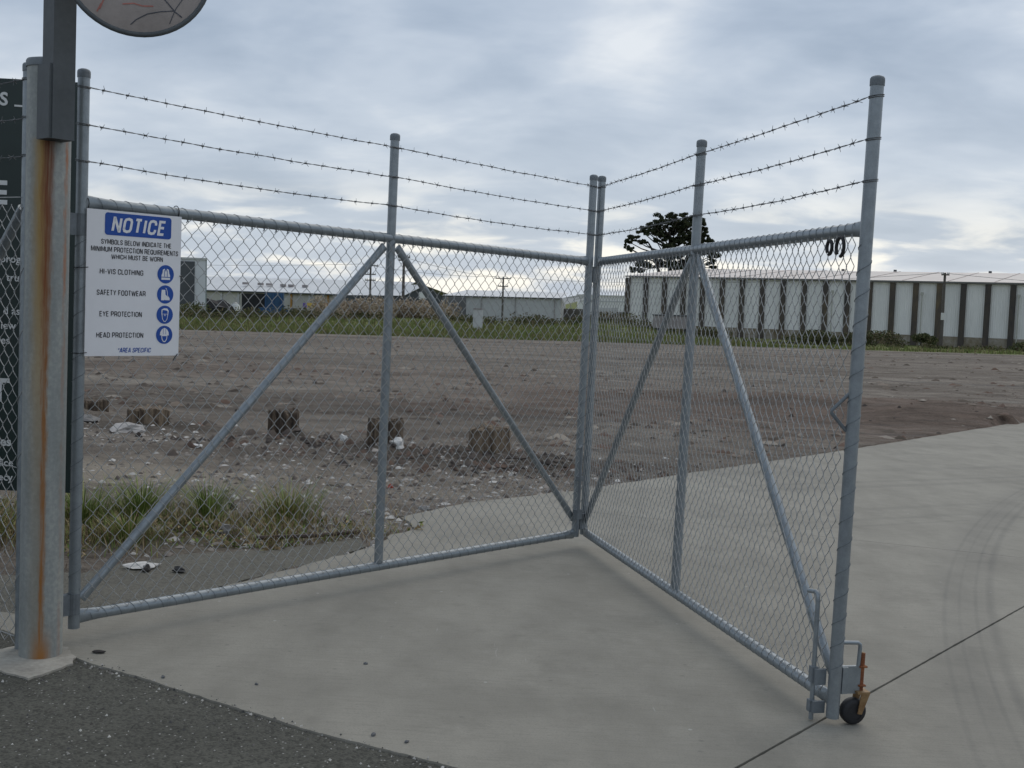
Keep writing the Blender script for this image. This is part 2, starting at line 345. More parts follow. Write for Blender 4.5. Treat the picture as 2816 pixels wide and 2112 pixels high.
    bn = nd(nt, 'ShaderNodeBump'); bn.inputs['Distance'].default_value = .055
    h = mth(nt, 'ADD', noi(nt, p, 18, 5, .75), mth(nt, 'MULTIPLY', noi(nt, p, 2.6, 5, .65), 2.6)); nt.links.new(h, bn.inputs['Height']); nt.links.new(bn.outputs[0], b.inputs['Normal'])
    return m
POSTM = galv_post(); CONC = concrete(); DIRT = dirt()
ASPH = asphalt('road_asphalt', (.048, .047, .039), (.132, .128, .106), .8)
ASPH2 = asphalt('old_asphalt', (.108, .103, .085), (.19, .178, .145), .35)

# ------------------------------------------------------------------ ground
def sst(x, a, b):
    t = np.clip((x-a)/(b-a), 0, 1); return t*t*(3-2*t)
def g(y): return -.0188*(y-4.2)
def gy(x, y): return g(y)
def inside(px, py, poly):
    ins = np.zeros(px.shape, bool); n = len(poly)
    for i in range(n):
        x0, y0 = poly[i]; x1, y1 = poly[(i+1) % n]
        c = ((y0 > py) != (y1 > py)); t = (x1-x0)*(py-y0)/((y1-y0) if y1 != y0 else 1e-9)+x0
        ins ^= c & (px < t)
    return ins
def pin(x, y, poly):
    r = False; x0, y0 = poly[-1]
    for x1, y1 in poly:
        if (y0 > y) != (y1 > y) and x < (x1-x0)*(y-y0)/(y1-y0)+x0: r = not r
        x0, y0 = x1, y1
    return r
def rough_line(pts, step, amp):
    out = []
    for (a, b) in zip(pts[:-1], pts[1:]):
        a = Vector((*a, 0)); b = Vector((*b, 0)); L = (b-a).length; k = max(1, int(L/step)); nrm = Vector((-(b-a).y, (b-a).x, 0)).normalized()
        for i in range(k):
            q = a.lerp(b, i/k); e = amp*mnoise.noise(q*4)*1.2 + amp*.9*mnoise.noise(q*23)
            q = q + nrm*e; out.append((q.x, q.y))
    out.append(tuple(pts[-1])); return out
front = rough_line([(-2.9, 5.02), (-2.16, 4.86), (-1.62, 4.46), (-1.394, 4.327), (-1.006, 4.079), (-.589, 3.822), (-.152, 3.606), (.45, 3.31), (1.6, 2.75), (4.6, 1.3)], .02, .007)
rearA = rough_line([(9.5, 21.04), (4.257, 14.28), (1.873, 11.364), (.578, 9.726), (-.304, 8.848), (-.60, 8.33), (-.735, 8.04)], .12, .02)
rearB = rough_line([(-.735, 8.04), (-.64, 7.80), (-.585, 7.64), (-.66, 7.50), (-.731, 7.40), (-.80, 7.05), (-.928, 6.765), (-1.384, 5.923), (-1.771, 5.337), (-2.05, 5.12), (-2.9, 5.10)], .07, .03)
drive = front + [(22, 1.3), (22, 33)] + rearA[:-1] + rearB
strip = rough_line([(-2.9, 5.14), (-2.05, 5.14), (-1.78, 5.36), (-1.395, 5.945), (-.94, 6.78), (-.86, 7.03), (-.93, 7.28), (-1.0, 7.22), (-1.368, 6.80), (-1.856, 6.55), (-2.127, 6.24), (-2.236, 5.98), (-2.9, 5.8), (-2.9, 5.14)], .06, .03)[:-1]
def clip(poly, a, b, off=0):               # keep what lies left of the line a->b, moved in by off
    a = Vector(a); b = Vector(b); d = (b-a).normalized(); nrm = Vector((-d.y, d.x)); out = []
    sd_ = [(Vector(p)-a).dot(nrm)-off for p in poly]
    for i in range(len(poly)):
        j = (i+1) % len(poly)
        if sd_[i] >= 0: out.append(poly[i])
        if (sd_[i] >= 0) != (sd_[j] >= 0):
            t = sd_[i]/(sd_[i]-sd_[j]); out.append((poly[i][0]+(poly[j][0]-poly[i][0])*t, poly[i][1]+(poly[j][1]-poly[i][1])*t))
    return out
# terrain sheet
def graded(lo, hi, step, far, k):
    a = list(np.arange(lo, hi, step)); s = step; v = a[-1]
    while v < far[1]: s *= k; v += s; a.append(v)
    s = step; v = lo; pre = []
    while v > far[0]: s *= k; v -= s; pre.append(v)
    return np.array(pre[::-1]+a)
xs = graded(-5.6, 7.0, .075, (-1800, 1800), 1.085); ys = graded(5.0, 14.5, .075, (-60, 3000), 1.05)
X, Y = np.meshgrid(xs, ys)
def vnoise(x, y, s, seed):
    r = np.random.default_rng(seed).random((64, 64)); u = x*s; v = y*s
    i = np.floor(u).astype(int); j = np.floor(v).astype(int); a = u-i; b_ = v-j; a = a*a*(3-2*a); b_ = b_*b_*(3-2*b_)
    q = lambda ii, jj: r[ii % 64, jj % 64]
    return (q(i, j)*(1-a)*(1-b_)+q(i+1, j)*a*(1-b_)+q(i, j+1)*(1-a)*b_+q(i+1, j+1)*a*b_)-.5
STUMPS = ((-5.20, 14.03), (-4.19, 13.10), (-2.43, 12.20), (-1.26, 11.60), (-.20, 11.75))
def terrain(X, Y):
    Z = np.where(Y < 77, -.0188*(np.maximum(Y, -30)-4.2), -1.369-1.381*np.clip((Y-77)/48, 0, 1))
    Z = Z + sst(Y, 14, 45)*LEAN*np.clip(X, -3000, 3000)
    nearw = sst(Y, 40, 12)
    n = .05*vnoise(X, Y, 1.1, 1)+.035*vnoise(X, Y, 3.1, 2)+.022*vnoise(X, Y, 8, 3)
    heap = np.exp(-((Y-11.3-.12*(X+1))/.8)**2)*np.clip(1.15-np.abs(X+1.2)/5.5, 0, 1)*.05
    Z = Z - .008 + n*np.clip(nearw, 0, 1)*.8 + heap*(1+2.4*vnoise(X, Y, 2.3, 8))
    for sx_, sy_ in STUMPS: Z = Z + .085*np.exp(-(((X-sx_-.1)/.55)**2+((Y-sy_+.15)/.4)**2))*(1+2*vnoise(X, Y, 4, 9))
    Z += (sst(Y, 12, 20)*sst(Y, 60, 40))*(.10*vnoise(X*.4, Y, .55, 4)+.05*vnoise(X, Y, 1.3, 5))
    Z += .22*np.exp(-((Y-22)/2.2)**2)*sst(X, 1, 5)*sst(X, 13, 8)*(.6+1.5*vnoise(X, Y, .8, 6))
    Z += 1.25*sst(Y, 77.5, 92)*sst(Y, 116, 100)*sst(X, 20, 6)*(.85+.7*vnoise(X, Y, .12, 7))
    return Z
Z = terrain(X, Y)
ind = inside(X, Y, drive) | inside(X, Y, strip)
# how deep inside the slab: lower the soil under it
er = ind.copy()
for ax, sh in ((0, 1), (0, -1), (1, 1), (1, -1)): er &= np.roll(ind, sh, ax)
er |= ind & (Y > 12)
roadside = (Y < 5.0) | ((Y < 5.3) & (X > -2.9))
Z = np.where(er, np.minimum(Z, g(Y)-.07), np.where(ind, g(Y)-.02, Z)); Z = np.where(roadside & ~er, np.minimum(Z, g(np.maximum(Y, -30))-.06), Z)
nx, ny = len(xs), len(ys)
ii = (np.arange(ny-1)[:, None]*nx+np.arange(nx-1)[None]).ravel()
o = arr_mesh('ground', np.stack([X.ravel(), Y.ravel(), Z.ravel()], 1), np.stack([ii, ii+1, ii+nx+1, ii+nx], 1), DIRT, smooth=True)
tag(o, 'bare brown grey dirt yard falling away to the grass edge', kind='structure')
def gz(x, y): return float(terrain(np.array([float(x)]), np.array([float(y)]))[0])
# concrete drive in three bays with open joints
dr = bpy.data.objects.new('driveway', None); link(dr); tag(dr, 'pale grey concrete driveway with sawn joints and tyre marks', kind='structure')
J1a, J1b = (.828, 3.72), (2.894, 6.221); J2a, J2b = (.879, 8.587), (3.531, 7.648)
bays = [clip(drive, J1b, J1a, .005), clip(clip(drive, J1a, J1b, .005), J2b, J2a, .003), clip(clip(drive, J1a, J1b, .005), J2a, J2b, .003)]
def flat_slab(poly, name, m, parent, top=0, th=.1):
    bm = bmesh.new(); vs = [bm.verts.new((x, y, g(y)+top)) for x, y in poly]; f = bm.faces.new(vs); bm.normal_update()
    if f.normal.z < 0: f.normal_flip()
    e = bmesh.ops.extrude_face_region(bm, geom=[f]); dn = [v for v in e['geom'] if isinstance(v, bmesh.types.BMVert)]
    for v in dn: v.co.z -= th
    bm.faces.ensure_lookup_table(); bmesh.ops.recalc_face_normals(bm, faces=bm.faces)
    bmesh.ops.triangulate(bm, faces=[q for q in bm.faces if len(q.verts) > 4])
    me = bpy.data.meshes.new(name); bm.to_mesh(me); bm.free(); me.materials.append(m)
    return link(bpy.data.objects.new(name, me), parent)
def worn(poly):
    out = []
    for p, q in zip(poly, poly[1:]+poly[:1]):
        out.append(p); P = Vector((*p, 0)); Q = Vector((*q, 0)); L_ = (Q-P).length
        onj = any(abs((Vector(z)-Vector(a)).cross(Vector(b)-Vector(a)))/(Vector(b)-Vector(a)).length > .02 for z in (p, q) for a, b in ((J1a, J1b),))
        if L_ > .4 and not onj:
            k = int(L_/.035); nr_ = Vector((-(Q-P).y, (Q-P).x, 0)).normalized()
            for i in range(1, k):
                e = P.lerp(Q, i/k); e = e+nr_*(.0035*abs(mnoise.noise(e*14))+.003*max(0, mnoise.noise(e*40)-.1)); out.append((e.x, e.y))
    return out
bays = [worn(b_) for b_ in bays]
for b_ in bays: flat_slab(b_, 'concrete_bay', CONC, dr)
road = [(x, y+.012) for x, y in front if x > -2.9] + [(22, .9), (22, -40), (-40, -40), (-40, 4.95), (-2.9, 4.95)]
road = [(x, y-.02) for x, y in road]
tag(flat_slab(road, 'road', ASPH, None, -.007), 'dark coarse asphalt road in front of the gate', kind='structure')
tag(flat_slab(strip, 'asphalt_strip', ASPH2, None, -.006), 'worn grey asphalt strip behind the open gate leaf', kind='structure')
ftp = rough_line([(-2.25, 4.50), (-2.05, 4.60), (-1.97, 4.70), (-1.80, 4.65), (-1.715, 4.535), (-1.70, 4.45), (-1.735, 4.35), (-1.79, 4.245), (-1.95, 4.33), (-2.25, 4.45), (-2.25, 4.50)], .025, .016)[:-1]
tag(flat_slab(ftp, 'post_footing', FOOT, None, .001, .06), 'pale concrete footing around the rusty gate post', kind='structure')

# ------------------------------------------------------------------ gate leaves
def mesh_panel(L, H, D, z0, zt, parent, x0=0., m=None, dd=-.027, rad=.00155, name='chain_link_mesh'):
    """woven diamond mesh of upright zigzag wires, D wide and Hd high diamonds; zt: z offset as function of x"""
    Hd = .078; half = D/2; n = round(L/half); half = L/n; D = 2*half; rows = int(H/(Hd/2))
    A = half/2+.0019; tt = [.0, .15, .5, .85]
    ph = []; 
    for r in range(rows):
        for t in tt:
            ph.append((r+t))
    ph.append(float(rows)); ph = np.array(ph); fr = ph-np.floor(ph); fl = np.floor(ph).astype(int)
    tri = np.where(fr < .15, fr/.15*.115, np.where(fr > .85, .885+(fr-.85)/.15*.115, .115+(fr-.15)/.7*.77))
    sgn = np.where(fl % 2 == 0, 1, -1)
    xz = sgn*(2*tri-1)*A; dep = sgn*np.sin(np.pi*fr)*.0024
    zz = ph*(Hd/2)
    Vs = []; Fs = []; base = 0; k4 = 4; m_ = len(ph)
    tx = np.gradient(xz); tz = np.gradient(zz); ln = np.hypot(tx, tz); nxx = tz/ln; nzz = -tx/ln
    fi = []
    for i in range(m_-1):
        for k in range(4): fi.append((i*4+k, i*4+(k+1) % 4, i*4+4+(k+1) % 4, i*4+4+k))
    fi = np.array(fi)
    for j in range(n):
        sg = 1 if j % 2 == 0 else -1
        xc = x0+half*(j+.5); wob = .0016*math.sin(j*1.7)+random.uniform(-.0012, .0012)
        sag = .004*np.sin(zz*2.1+j*.37)
        px = xc+sg*xz+wob*np.sin(zz*3+j); py = dd+dep*sg+sag*.8; pz = z0+zz+zt(xc)+random.uniform(-.002, .002)
        ring = []
        for k in range(4):
            a = math.pi/2*k+.785; ca, sa = math.cos(a)*rad, math.sin(a)*rad
            ring.append(np.stack([px+sg*nxx*ca, py+sa+0*px, pz+nzz*ca], 1))
        Vs.append(np.stack(ring, 1).reshape(-1, 3)); Fs.append(fi+base); base += m_*4
    o = arr_mesh(name, np.concatenate(Vs), np.concatenate(Fs), m or WIRE, parent, smooth=True)
    tag(o, kind='stuff'); return o
def helix(a, b, r, pitch, rad, ph=0, jit=0):
    a = Vector(a); b = Vector(b); d = b-a; L = d.length; t = d.normalized()
    u = t.cross(Vector((0, 1, 0))).normalized(); v = t.cross(u); n = int(L/pitch*10); pts = []
    for i in range(n+1):
        s = i/n*L; th = 2*math.pi*s/pitch+ph+jit*math.sin(s*7); pts.append(a+t*s+u*(r*math.cos(th))+v*(r*math.sin(th)))
    return pts
def barbed(pts_fn, L, parent, seed, wrap=()):
    """two twisted strands with four-point barbs; pts_fn(s)->(x,y,z)"""
    rn = random.Random(seed); mb = MB(); n = int(L/.02)
    for k in (0, 1):
        pts = []
        for i in range(n+1):
            s = L*i/n; p = Vector(pts_fn(s)); th = s/.055*math.pi*2*.5+k*math.pi
            pts.append(p+Vector((0, math.cos(th)*.0017, math.sin(th)*.0017)))
        mb.tube(pts, .00125, 4)
    s = .05+rn.uniform(0, .04)
    while s < L-.03:
        p = Vector(pts_fn(s)); a0 = rn.uniform(0, 6.28)
        mb.tube([p+Vector((-.006, 0, 0)), p+Vector((.006, 0, 0))], .0042, 6)
        for k in range(4):
            a = a0+k*math.pi/2+rn.uniform(-.35, .35); l = rn.uniform(.013, .02)
            mb.tube([p+Vector(((k-1.5)*.003, 0, 0)), p+Vector(((k-1.5)*.004+rn.uniform(-.006, .006), math.cos(a)*l, math.sin(a)*l))], [.0015, .0009], 4, cap=False)
        s += .098+rn.uniform(-.012, .012)
    for (p0, r) in wrap:
        for q in (0, 1):
            c = Vector(p0); mb.tube([(c.x+r*math.cos(t), c.y+r*math.sin(t), c.z+q*.006+.004*math.sin(t)) for t in np.linspace(0, 6.28, 15)[:-1]], .0016, 4, closed=True)
        c = Vector(p0)
    return mb.build('barbed_wire', BARB, parent)
HG, EXT, PR = 1.75, .5289, .0242
def cap_part(x, y, z, parent, r=PR):
    MB().lathe([(r+.0022, -.022), (r+.0025, -.004), (r+.002, .004), (r-.002, .010), (r-.012, .014), (.002, .0155)], 16, (x, y, z)).build('post_cap', GALVD, parent, True)
def leaf(hinge, free, z0, tilt, mid, name_label, D, lowA, lowB, group, seed):
    h = Vector((*hinge, 0)); f = Vector((*free, 0)); L = (f-h).length; rz = math.atan2(f.y-h.y, f.x-h.x)
    t = thing('gate_leaf', name_label, 'gate', (h.x, h.y, 0), rz, group)
    zb = lambda s: z0+tilt*s/L
    sm = mid*L
    for s, low in ((0, lowA), (L, lowB)):
        b = zb(s); MB().tube([(s, 0, b-low), (s, 0, b+1), (s, 0, b+HG+EXT)], PR, 20).build('stile', GALV, t, True)
        cap_part(s, 0, b+HG+EXT, t)
    b = zb(sm); MB().tube([(sm, 0, b+.02), (sm, 0, b+HG+EXT)], PR*.97, 18).build('middle_post', GALV, t, True); cap_part(sm, 0, b+HG+EXT, t)
    def rail(zo, nm):
        pts = []; rr = []
        for s in (PR*.75, .035, .07, .12, .2, L*.3, L*.5, L*.7, L-.2, L-.12, L-.07, L-.035, L-PR*.75):
            e = min(s, L-s); k = 1-min(1, max(0, (e-.03)/.08)); k = k*k*(3-2*k)
            pts.append((s, 0, zb(s)+zo)); rr.append((PR*(1-.5*k), PR*(1+.28*k)))
        return MB().tube(pts, rr, 18).build(nm, GALV, t, True)
    rail(HG, 'top_rail'); rail(0, 'bottom_rail')
    br = .0195
    for a, bb in (((.03, 0, zb(0)+.075), (sm-.045, .0, zb(sm)+HG-.045)), ((sm+.045, 0, zb(sm)+HG-.045), (L-.03, 0, zb(L)+.10))):
        A = Vector(a); B = Vector(bb); pts = [A.lerp(B, q) for q in (0, .02, .05, .5, .95, .98, 1)]
        MB().tube(pts, [(br*.45, br*1.25), (br*.7, br*1.15), br, br, br, (br*.7, br*1.15), (br*.45, br*1.25)], 14).build('brace', GALV, t, True)
    mesh_panel(L-.06, 1.717, D, .016, zb, t, x0=.03)
    # lacing wire: wound round rails and stiles
    mb = MB()
    mb.tube(helix((.06, 0, zb(0)+HG), (L-.06, 0, zb(L)+HG), PR+.0009, D, .0014, 0), .0013, 4, False)
    mb.tube(helix((.06, 0, zb(0)), (L-.06, 0, zb(L)), PR+.0009, D, .0014, 1), .0013, 4, False)
    for s in (0, L):
        mb.tube(helix((s, 0, zb(s)+.12), (s, 0, zb(s)+HG-.06), PR+.0018, .092, .0014, 2, .5), .0014, 4, False)
    # hooked ends of the mesh under the top rail
    nn = int((L-.08)/D)
    for i in range(nn):
        x = .04+D*(i+.5); z = zb(x)+HG-.032
        mb.tube([(x-.006, -.026, z-.008), (x, -.030, z+.006), (x+.006, -.024, z-.004), (x, -.02, z+.008)], .0021, 4)
    mb.build('lacing_wire', GALVD, t)
    for k, dz in enumerate((.062, .213, .362)):
        ss = seed*10+k
        def fn(s, dz=dz, ss=ss):
            q = min(s, abs(s-sm), L-s); seg = sm if s < sm else L-sm; u_ = (s if s < sm else s-sm)/seg
            return (s, -PR-.003+.0*q, zb(s)+HG+EXT-dz-.012*4*u_*(1-u_)*(.4+.3*k)+.004*mnoise.noise(Vector((s*4, ss, 0))))
        barbed(fn, L, t, ss, [((s_, 0, zb(s_)+HG+EXT-dz), PR+.003) for s_ in (0, sm, L)])
    return t, L, zb
AH, AF = (-1.8148, 4.7572), (.4531, 7.2712); BF, BE = (.5109, 7.3442), (1.2556, 4.1614)
leafA, LA, zA = leaf(AH, AF, .092, -.0581, .5046, 'galvanised chain-link gate leaf hinged to the rusty post, carrying the notice sign', .068, .048, .02, 'folding gate leaves', 1)
leafB, LB, zB = leaf(BF, BE, .0365, .0591, .5023, 'galvanised chain-link gate leaf at right standing on a caster wheel', .055, .02, .067, 'folding gate leaves', 2)
# hinges between post and leaf A, and fold hinges
for z in (.15, 1.75):
    MB().box((-.042, -.0, z), (.04, .03, .09)).tube([(-.004, -.0, z-.045), (-.004, 0, z+.045)], .0275, 14).build('hinge', GALVD, leafA)
for z in (.11, 1.70):
    MB().box((LA+.045, 0, z), (.06, .05, .10)).build('fold_hinge', GALVD, leafA)
# drop bolt on the folded stile of leaf A
db = MB().tube([(LA-.05, -.055, .62), (LA-.05, -.055, .05)], .008, 8).box((LA-.035, -.04, .17), (.05, .04, .06)).box((LA-.035, -.04, .40), (.05, .035, .03))
db.tube([(LA-.05, -.055, .615), (LA-.09, -.065, .60)], .008, 8).build('drop_bolt', GALVD, leafA)
# end of leaf B: drop bolt, guides, latch bar, caster
zE = zB(LB)
MB().tube([(LB-.105, -.075, .485), (LB-.06, -.068, .492), (LB-.052, -.066, .485), (LB-.05, -.064, .46), (LB-.05, -.060, .006)], .0088, 10).build('drop_bolt', GALV, leafB, True)
MB().box((LB-.03, -.045, .175), (.012, .045, .06)).box((LB-.05, -.062, .18), (.026, .026, .06)).build('bolt_guide', GALVD, leafB)
MB().box((LB-.03, -.045, .06), (.012, .05, .045)).box((LB-.05, -.062, .06), (.026, .026, .045)).build('bolt_guide', GALVD, leafB)
MB().tube([(LB-.01, -.018, 1.243), (LB-.02, -.078, 1.18), (LB-.02, -.079, 1.17), (LB-.01, -.02, 1.105)], .007, 8).build('latch_bar', GALVD, leafB, True)
MB().box((LB, .064, .172), (.012, .078, .105)).box((LB+.0, .034, .172), (.03, .022, .10)).build('caster_bracket', GALV, leafB)
MB().tube([(LB, .0, .315), (LB, .085, .312), (LB, .094, .305), (LB, .095, .29), (LB, .092, .22)], .0075, 10).build('caster_handle', GALV, leafB, True)
cs = MB().tube([(LB, .108, .272), (LB, .108, .125)], .0095, 12); cs.box((LB, .108, .222), (.03, .03, .006)).box((LB, .108, .150), (.028, .028, .006))
cs = cs.build('caster_stem', RUST, leafB, True)
MB().tube([(LB, .108, .269), (LB, .108, .275)], .006, 8).build('stem_tip', ZINC, cs)
fk = MB()
for s in (-1, 1):
    q = [(LB+s*.024, .098, .125), (LB+s*.024, .134, .125), (LB+s*.024, .105, .045), (LB+s*.024, .088, .048)]
    fk.add([(x, y, z) for x, y, z in q]+[(x+s*.004, y, z) for x, y, z in q], [(0, 1, 2, 3), (7, 6, 5, 4), (0, 4, 5, 1), (1, 5, 6, 2), (2, 6, 7, 3), (3, 7, 4, 0)])
fk.box((LB, .108, .127), (.058, .05, .008)); fk.build('caster_fork', ZINC, leafB)
wh = MB()
ring = [(-.019, .030), (-.019, .043), (-.013, .0485), (.0, .050), (.013, .0485), (.019, .043), (.019, .030)]
wv = []; nw = 28
for (xx, r) in ring:
    for k in range(nw): a = 2*math.pi*k/nw; wv.append((LB+xx, .082+r*math.cos(a), .0515+r*math.sin(a)))
wf = [(i*nw+k, i*nw+(k+1) % nw, (i+1)*nw+(k+1) % nw, (i+1)*nw+k) for i in range(len(ring)-1) for k in range(nw)]
wh.add(wv, wf); wo_ = wh.build('caster_wheel', BLACK, leafB, True)
MB().tube([(LB-.0165, .082, .0515), (LB+.0165, .082, .0515)], .031, 20).build('wheel_hub', BLACK, wo_)
# black loops hung under the top rail
zt_ = zE+HG-.075; ub = (Vector((*BE, 0))-Vector((*BF, 0))).normalized(); nb = Vector((ub.y, -ub.x, 0))
lp = thing('hose_loop', 'black rubber loops hung on the mesh beside the end stile', 'loop', Vector((*BE, 0))-ub*.17+nb*.03, math.atan2(ub.y, ub.x))
for k, (ox, r1, r3) in enumerate(((.040, .028, .036), (-.022, .019, .026))):
    pts = [(ox+r1*math.cos(a), -.01*k, zt_+.01+r3*math.sin(a)) for a in np.linspace(-1.35-.2*k, 3.9, 18)]
    MB().tube(pts, .0068, 8).build('loop', BLACK, lp, True)

# ------------------------------------------------------------------ gate post, mirror, left fence, board
va = math.atan2(-1.87, 4.555)
gp = thing('gate_post', 'thick galvanised gate post streaked with orange rust', 'post', (-1.872, 4.556, 0), -va)
MB().tube([(0, 0, -.03), (0, 0, .8), (0, 0, 1.6), (0, 0, 2.365)], .083, 40).build('shaft', POSTM, gp, True)
MB().lathe([(.087, -.02), (.088, .003), (.084, .010), (.06, .016), (.002, .019)], 36, (0, 0, 2.362)).build('post_cap', GALVD, gp, True)
tm_ = thing('traffic_mirror', 'round convex mirror seen from behind on a dark square steel post', 'mirror', (-1.792, 4.445, 2.055), R(48))
MB().box((0, 0, .70), (.088, .088, 1.40)).build('post', DARKSTEEL, tm_)
MB().box((-.004, .012, .14), (.102, .098, .28)).build('sleeve', DARKSTEEL, tm_)
md = bpy.data.objects.new('mirror_disc', None)
dm = MB(); prof = [(.002, .030), (.10, .026), (.18, .018), (.24, .006), (.262, 0)]; vs = []; nn = 56
for r, d in prof:
    for k in range(nn): a = 2*math.pi*k/nn; vs.append((r*math.cos(a), -d, r*math.sin(a)))
dm.add(vs, [(i*nn+k, i*nn+(k+1) % nn, (i+1)*nn+(k+1) % nn, (i+1)*nn+k) for i in range(len(prof)-1) for k in range(nn)])
dm.add(vs[:nn], [tuple(range(nn))])
mloc = Vector((-1.486, 4.404, 2.72)) - Vector((-1.792, 4.445, 2.055)); mloc = Matrix.Rotation(-R(48), 3, 'Z') @ mloc
dob = dm.build('disc_back', MIRB, tm_, True); dob.location = mloc; dob.rotation_euler = (R(-6), 0, R(18.6-48))
MB().tube([(.266*math.cos(a), .004, .266*math.sin(a)) for a in np.linspace(0, 2*math.pi, 57)[:-1]], .010, 10, closed=True).build('rim', DARKSTEEL, dob, True)
fm = MB(); fm.add([(.262*math.cos(2*math.pi*k/nn), .012, .262*math.sin(2*math.pi*k/nn)) for k in range(nn)], [tuple(range(nn-1, -1, -1))])
fm.build('mirror_face', mat('mirror_glass', two((.75, .76, .77), (.85, .85, .86)), rough=.08, metal=1), dob)
MB().tube([(0, 0, 0), (-.02, -.02, .05), tuple(mloc+Vector((0, 0, .02)))], .014, 8).build('bracket_arm', DARKSTEEL, tm_, True) if False else None
MB().tube([(.0, .0, .70), (mloc.x*.5, mloc.y*.5, .70), (mloc.x, mloc.y, mloc.z+.03)], .016, 8).build('bracket_arm', DARKSTEEL, tm_, True)
def dep(x, z):
    r = math.hypot(x, z); pr = [(0, .030)]+prof
    for (a, da), (b, db_) in zip(pr, pr[1:]):
        if a <= r <= b and b > a: return -(da+(db_-da)*(r-a)/(b-a))-.0015
    return -.0015
def stroke(pts, wd, m):
    P = [Vector((x, dep(x, z), z)) for x, z in pts]; mb = MB()
    for a, b in zip(P, P[1:]):
        for q in range(3):
            p0 = a.lerp(b, q/3); p1 = a.lerp(b, (q+1)/3); t = (p1-p0); n_ = Vector((-t.z, 0, t.x)).normalized()*wd/2
            mb.quad(*[(v.x, dep(v.x, v.z), v.z) for v in (p0-n_, p1-n_, p1+n_, p0+n_)])
    return mb.build('graffiti_stroke', m, dob)
for pts, wd, m_ in (([(-.02, -.235), (.0, -.215), (.04, -.19), (.09, -.175), (.14, -.165)], .005, GREYINK), ([(.06, -.08), (.10, -.13), (.14, -.17), (.165, -.185)], .006, GREYINK),
                    ([(.17, -.11), (.14, -.16), (.12, -.215)], .004, GREYINK), ([(-.14, -.20), (-.125, -.17), (-.13, -.19), (-.115, -.15)], .007, REDINK),
                    ([(-.05, -.165), (-.01, -.158), (.02, -.164), (.06, -.16)], .006, REDINK), ([(-.10, -.15), (-.09, -.12), (-.08, -.10)], .005, REDINK)):
    stroke(pts, wd*.75, m_)
# fence running off to the left
fa = R(145); fd = Vector((math.cos(fa), math.sin(fa), 0))
fc = thing('chain_link_fence', 'chain-link fence with barbed wire left of the gate post', 'fence', (-1.978, 4.615, 0), fa)
MB().tube([(0, 0, -.01), (0, 0, 2.36)], PR, 18).build('post', GALV, fc, True); cap_part(0, 0, 2.36, fc)
MB().tube([(3.2, 0, -.1), (3.2, 0, 2.36)], PR, 18).build('post', GALV, fc, True); cap_part(3.2, 0, 2.36, fc)
MB().tube([(.03, -.0, 1.80), (1.6, 0, .05)], .021, 14).build('brace', GALV, fc, True)
mesh_panel(3.2, 1.83, .068, .02, lambda s: 0, fc, x0=0, dd=.03)
for z in (.05, .75, 1.84): MB().tube([(0, .03, z), (3.2, .03, z)], .0022, 5).build('tension_wire', WIRE, fc)
MB().tube(helix((0, 0, .1), (0, 0, 1.8), PR+.002, .25, .0014), .0015, 4, False).build('lacing_wire', WIRE, fc)
for k, z in enumerate((2.30, 2.15, 2.0)):
    barbed(lambda s, z=z: (s, .028, z-.03*math.sin(s/3.2*3.14)+.004*mnoise.noise(Vector((s*4, z*9, 3)))), 3.2, fc, 90+k, [((0, 0, z), PR+.003)])
# lettering helper
def text_mesh(body, off=0.):
    cu = bpy.data.curves.new('lettering', 'FONT'); cu.body = body; cu.size = 1; cu.offset = off; cu.resolution_u = 3; cu.fill_mode = 'FRONT'
    ob = bpy.data.objects.new('lettering', cu); C.objects.link(ob); bpy.context.view_layer.update()
    me = bpy.data.meshes.new_from_object(ob.evaluated_get(bpy.context.evaluated_depsgraph_get()))
    v = np.array([q.co[:] for q in me.vertices]); f = [tuple(p.vertices) for p in me.polygons]
    C.objects.unlink(ob); bpy.data.objects.remove(ob); bpy.data.curves.remove(cu); bpy.data.meshes.remove(me); return v, f
def letters(body, x0, x1, z0, z1, y, m, parent, off=.018, shear=0, size=None, right=None, name='lettering', strike=(0,)):
    v, f = text_mesh(body, off); mn, mxx = v.min(0), v.max(0)
    if size is None: sx_, sz = (x1-x0)/(mxx[0]-mn[0]), (z1-z0)/(mxx[1]-mn[1]); X_ = x0+(v[:, 0]-mn[0])*sx_; Z_ = z0+(v[:, 1]-mn[1])*sz
    else: X_ = right+(v[:, 0]-mxx[0])*size; Z_ = z0+v[:, 1]*size
    if shear: X_ = X_+(Z_-(z0+z1)/2)*shear
    mb = MB()
    for k, dx in enumerate(strike): mb.add([(a+dx, y-.00025*k, b) for a, b in zip(X_, Z_)], f)
    return mb.build(name, m, parent)
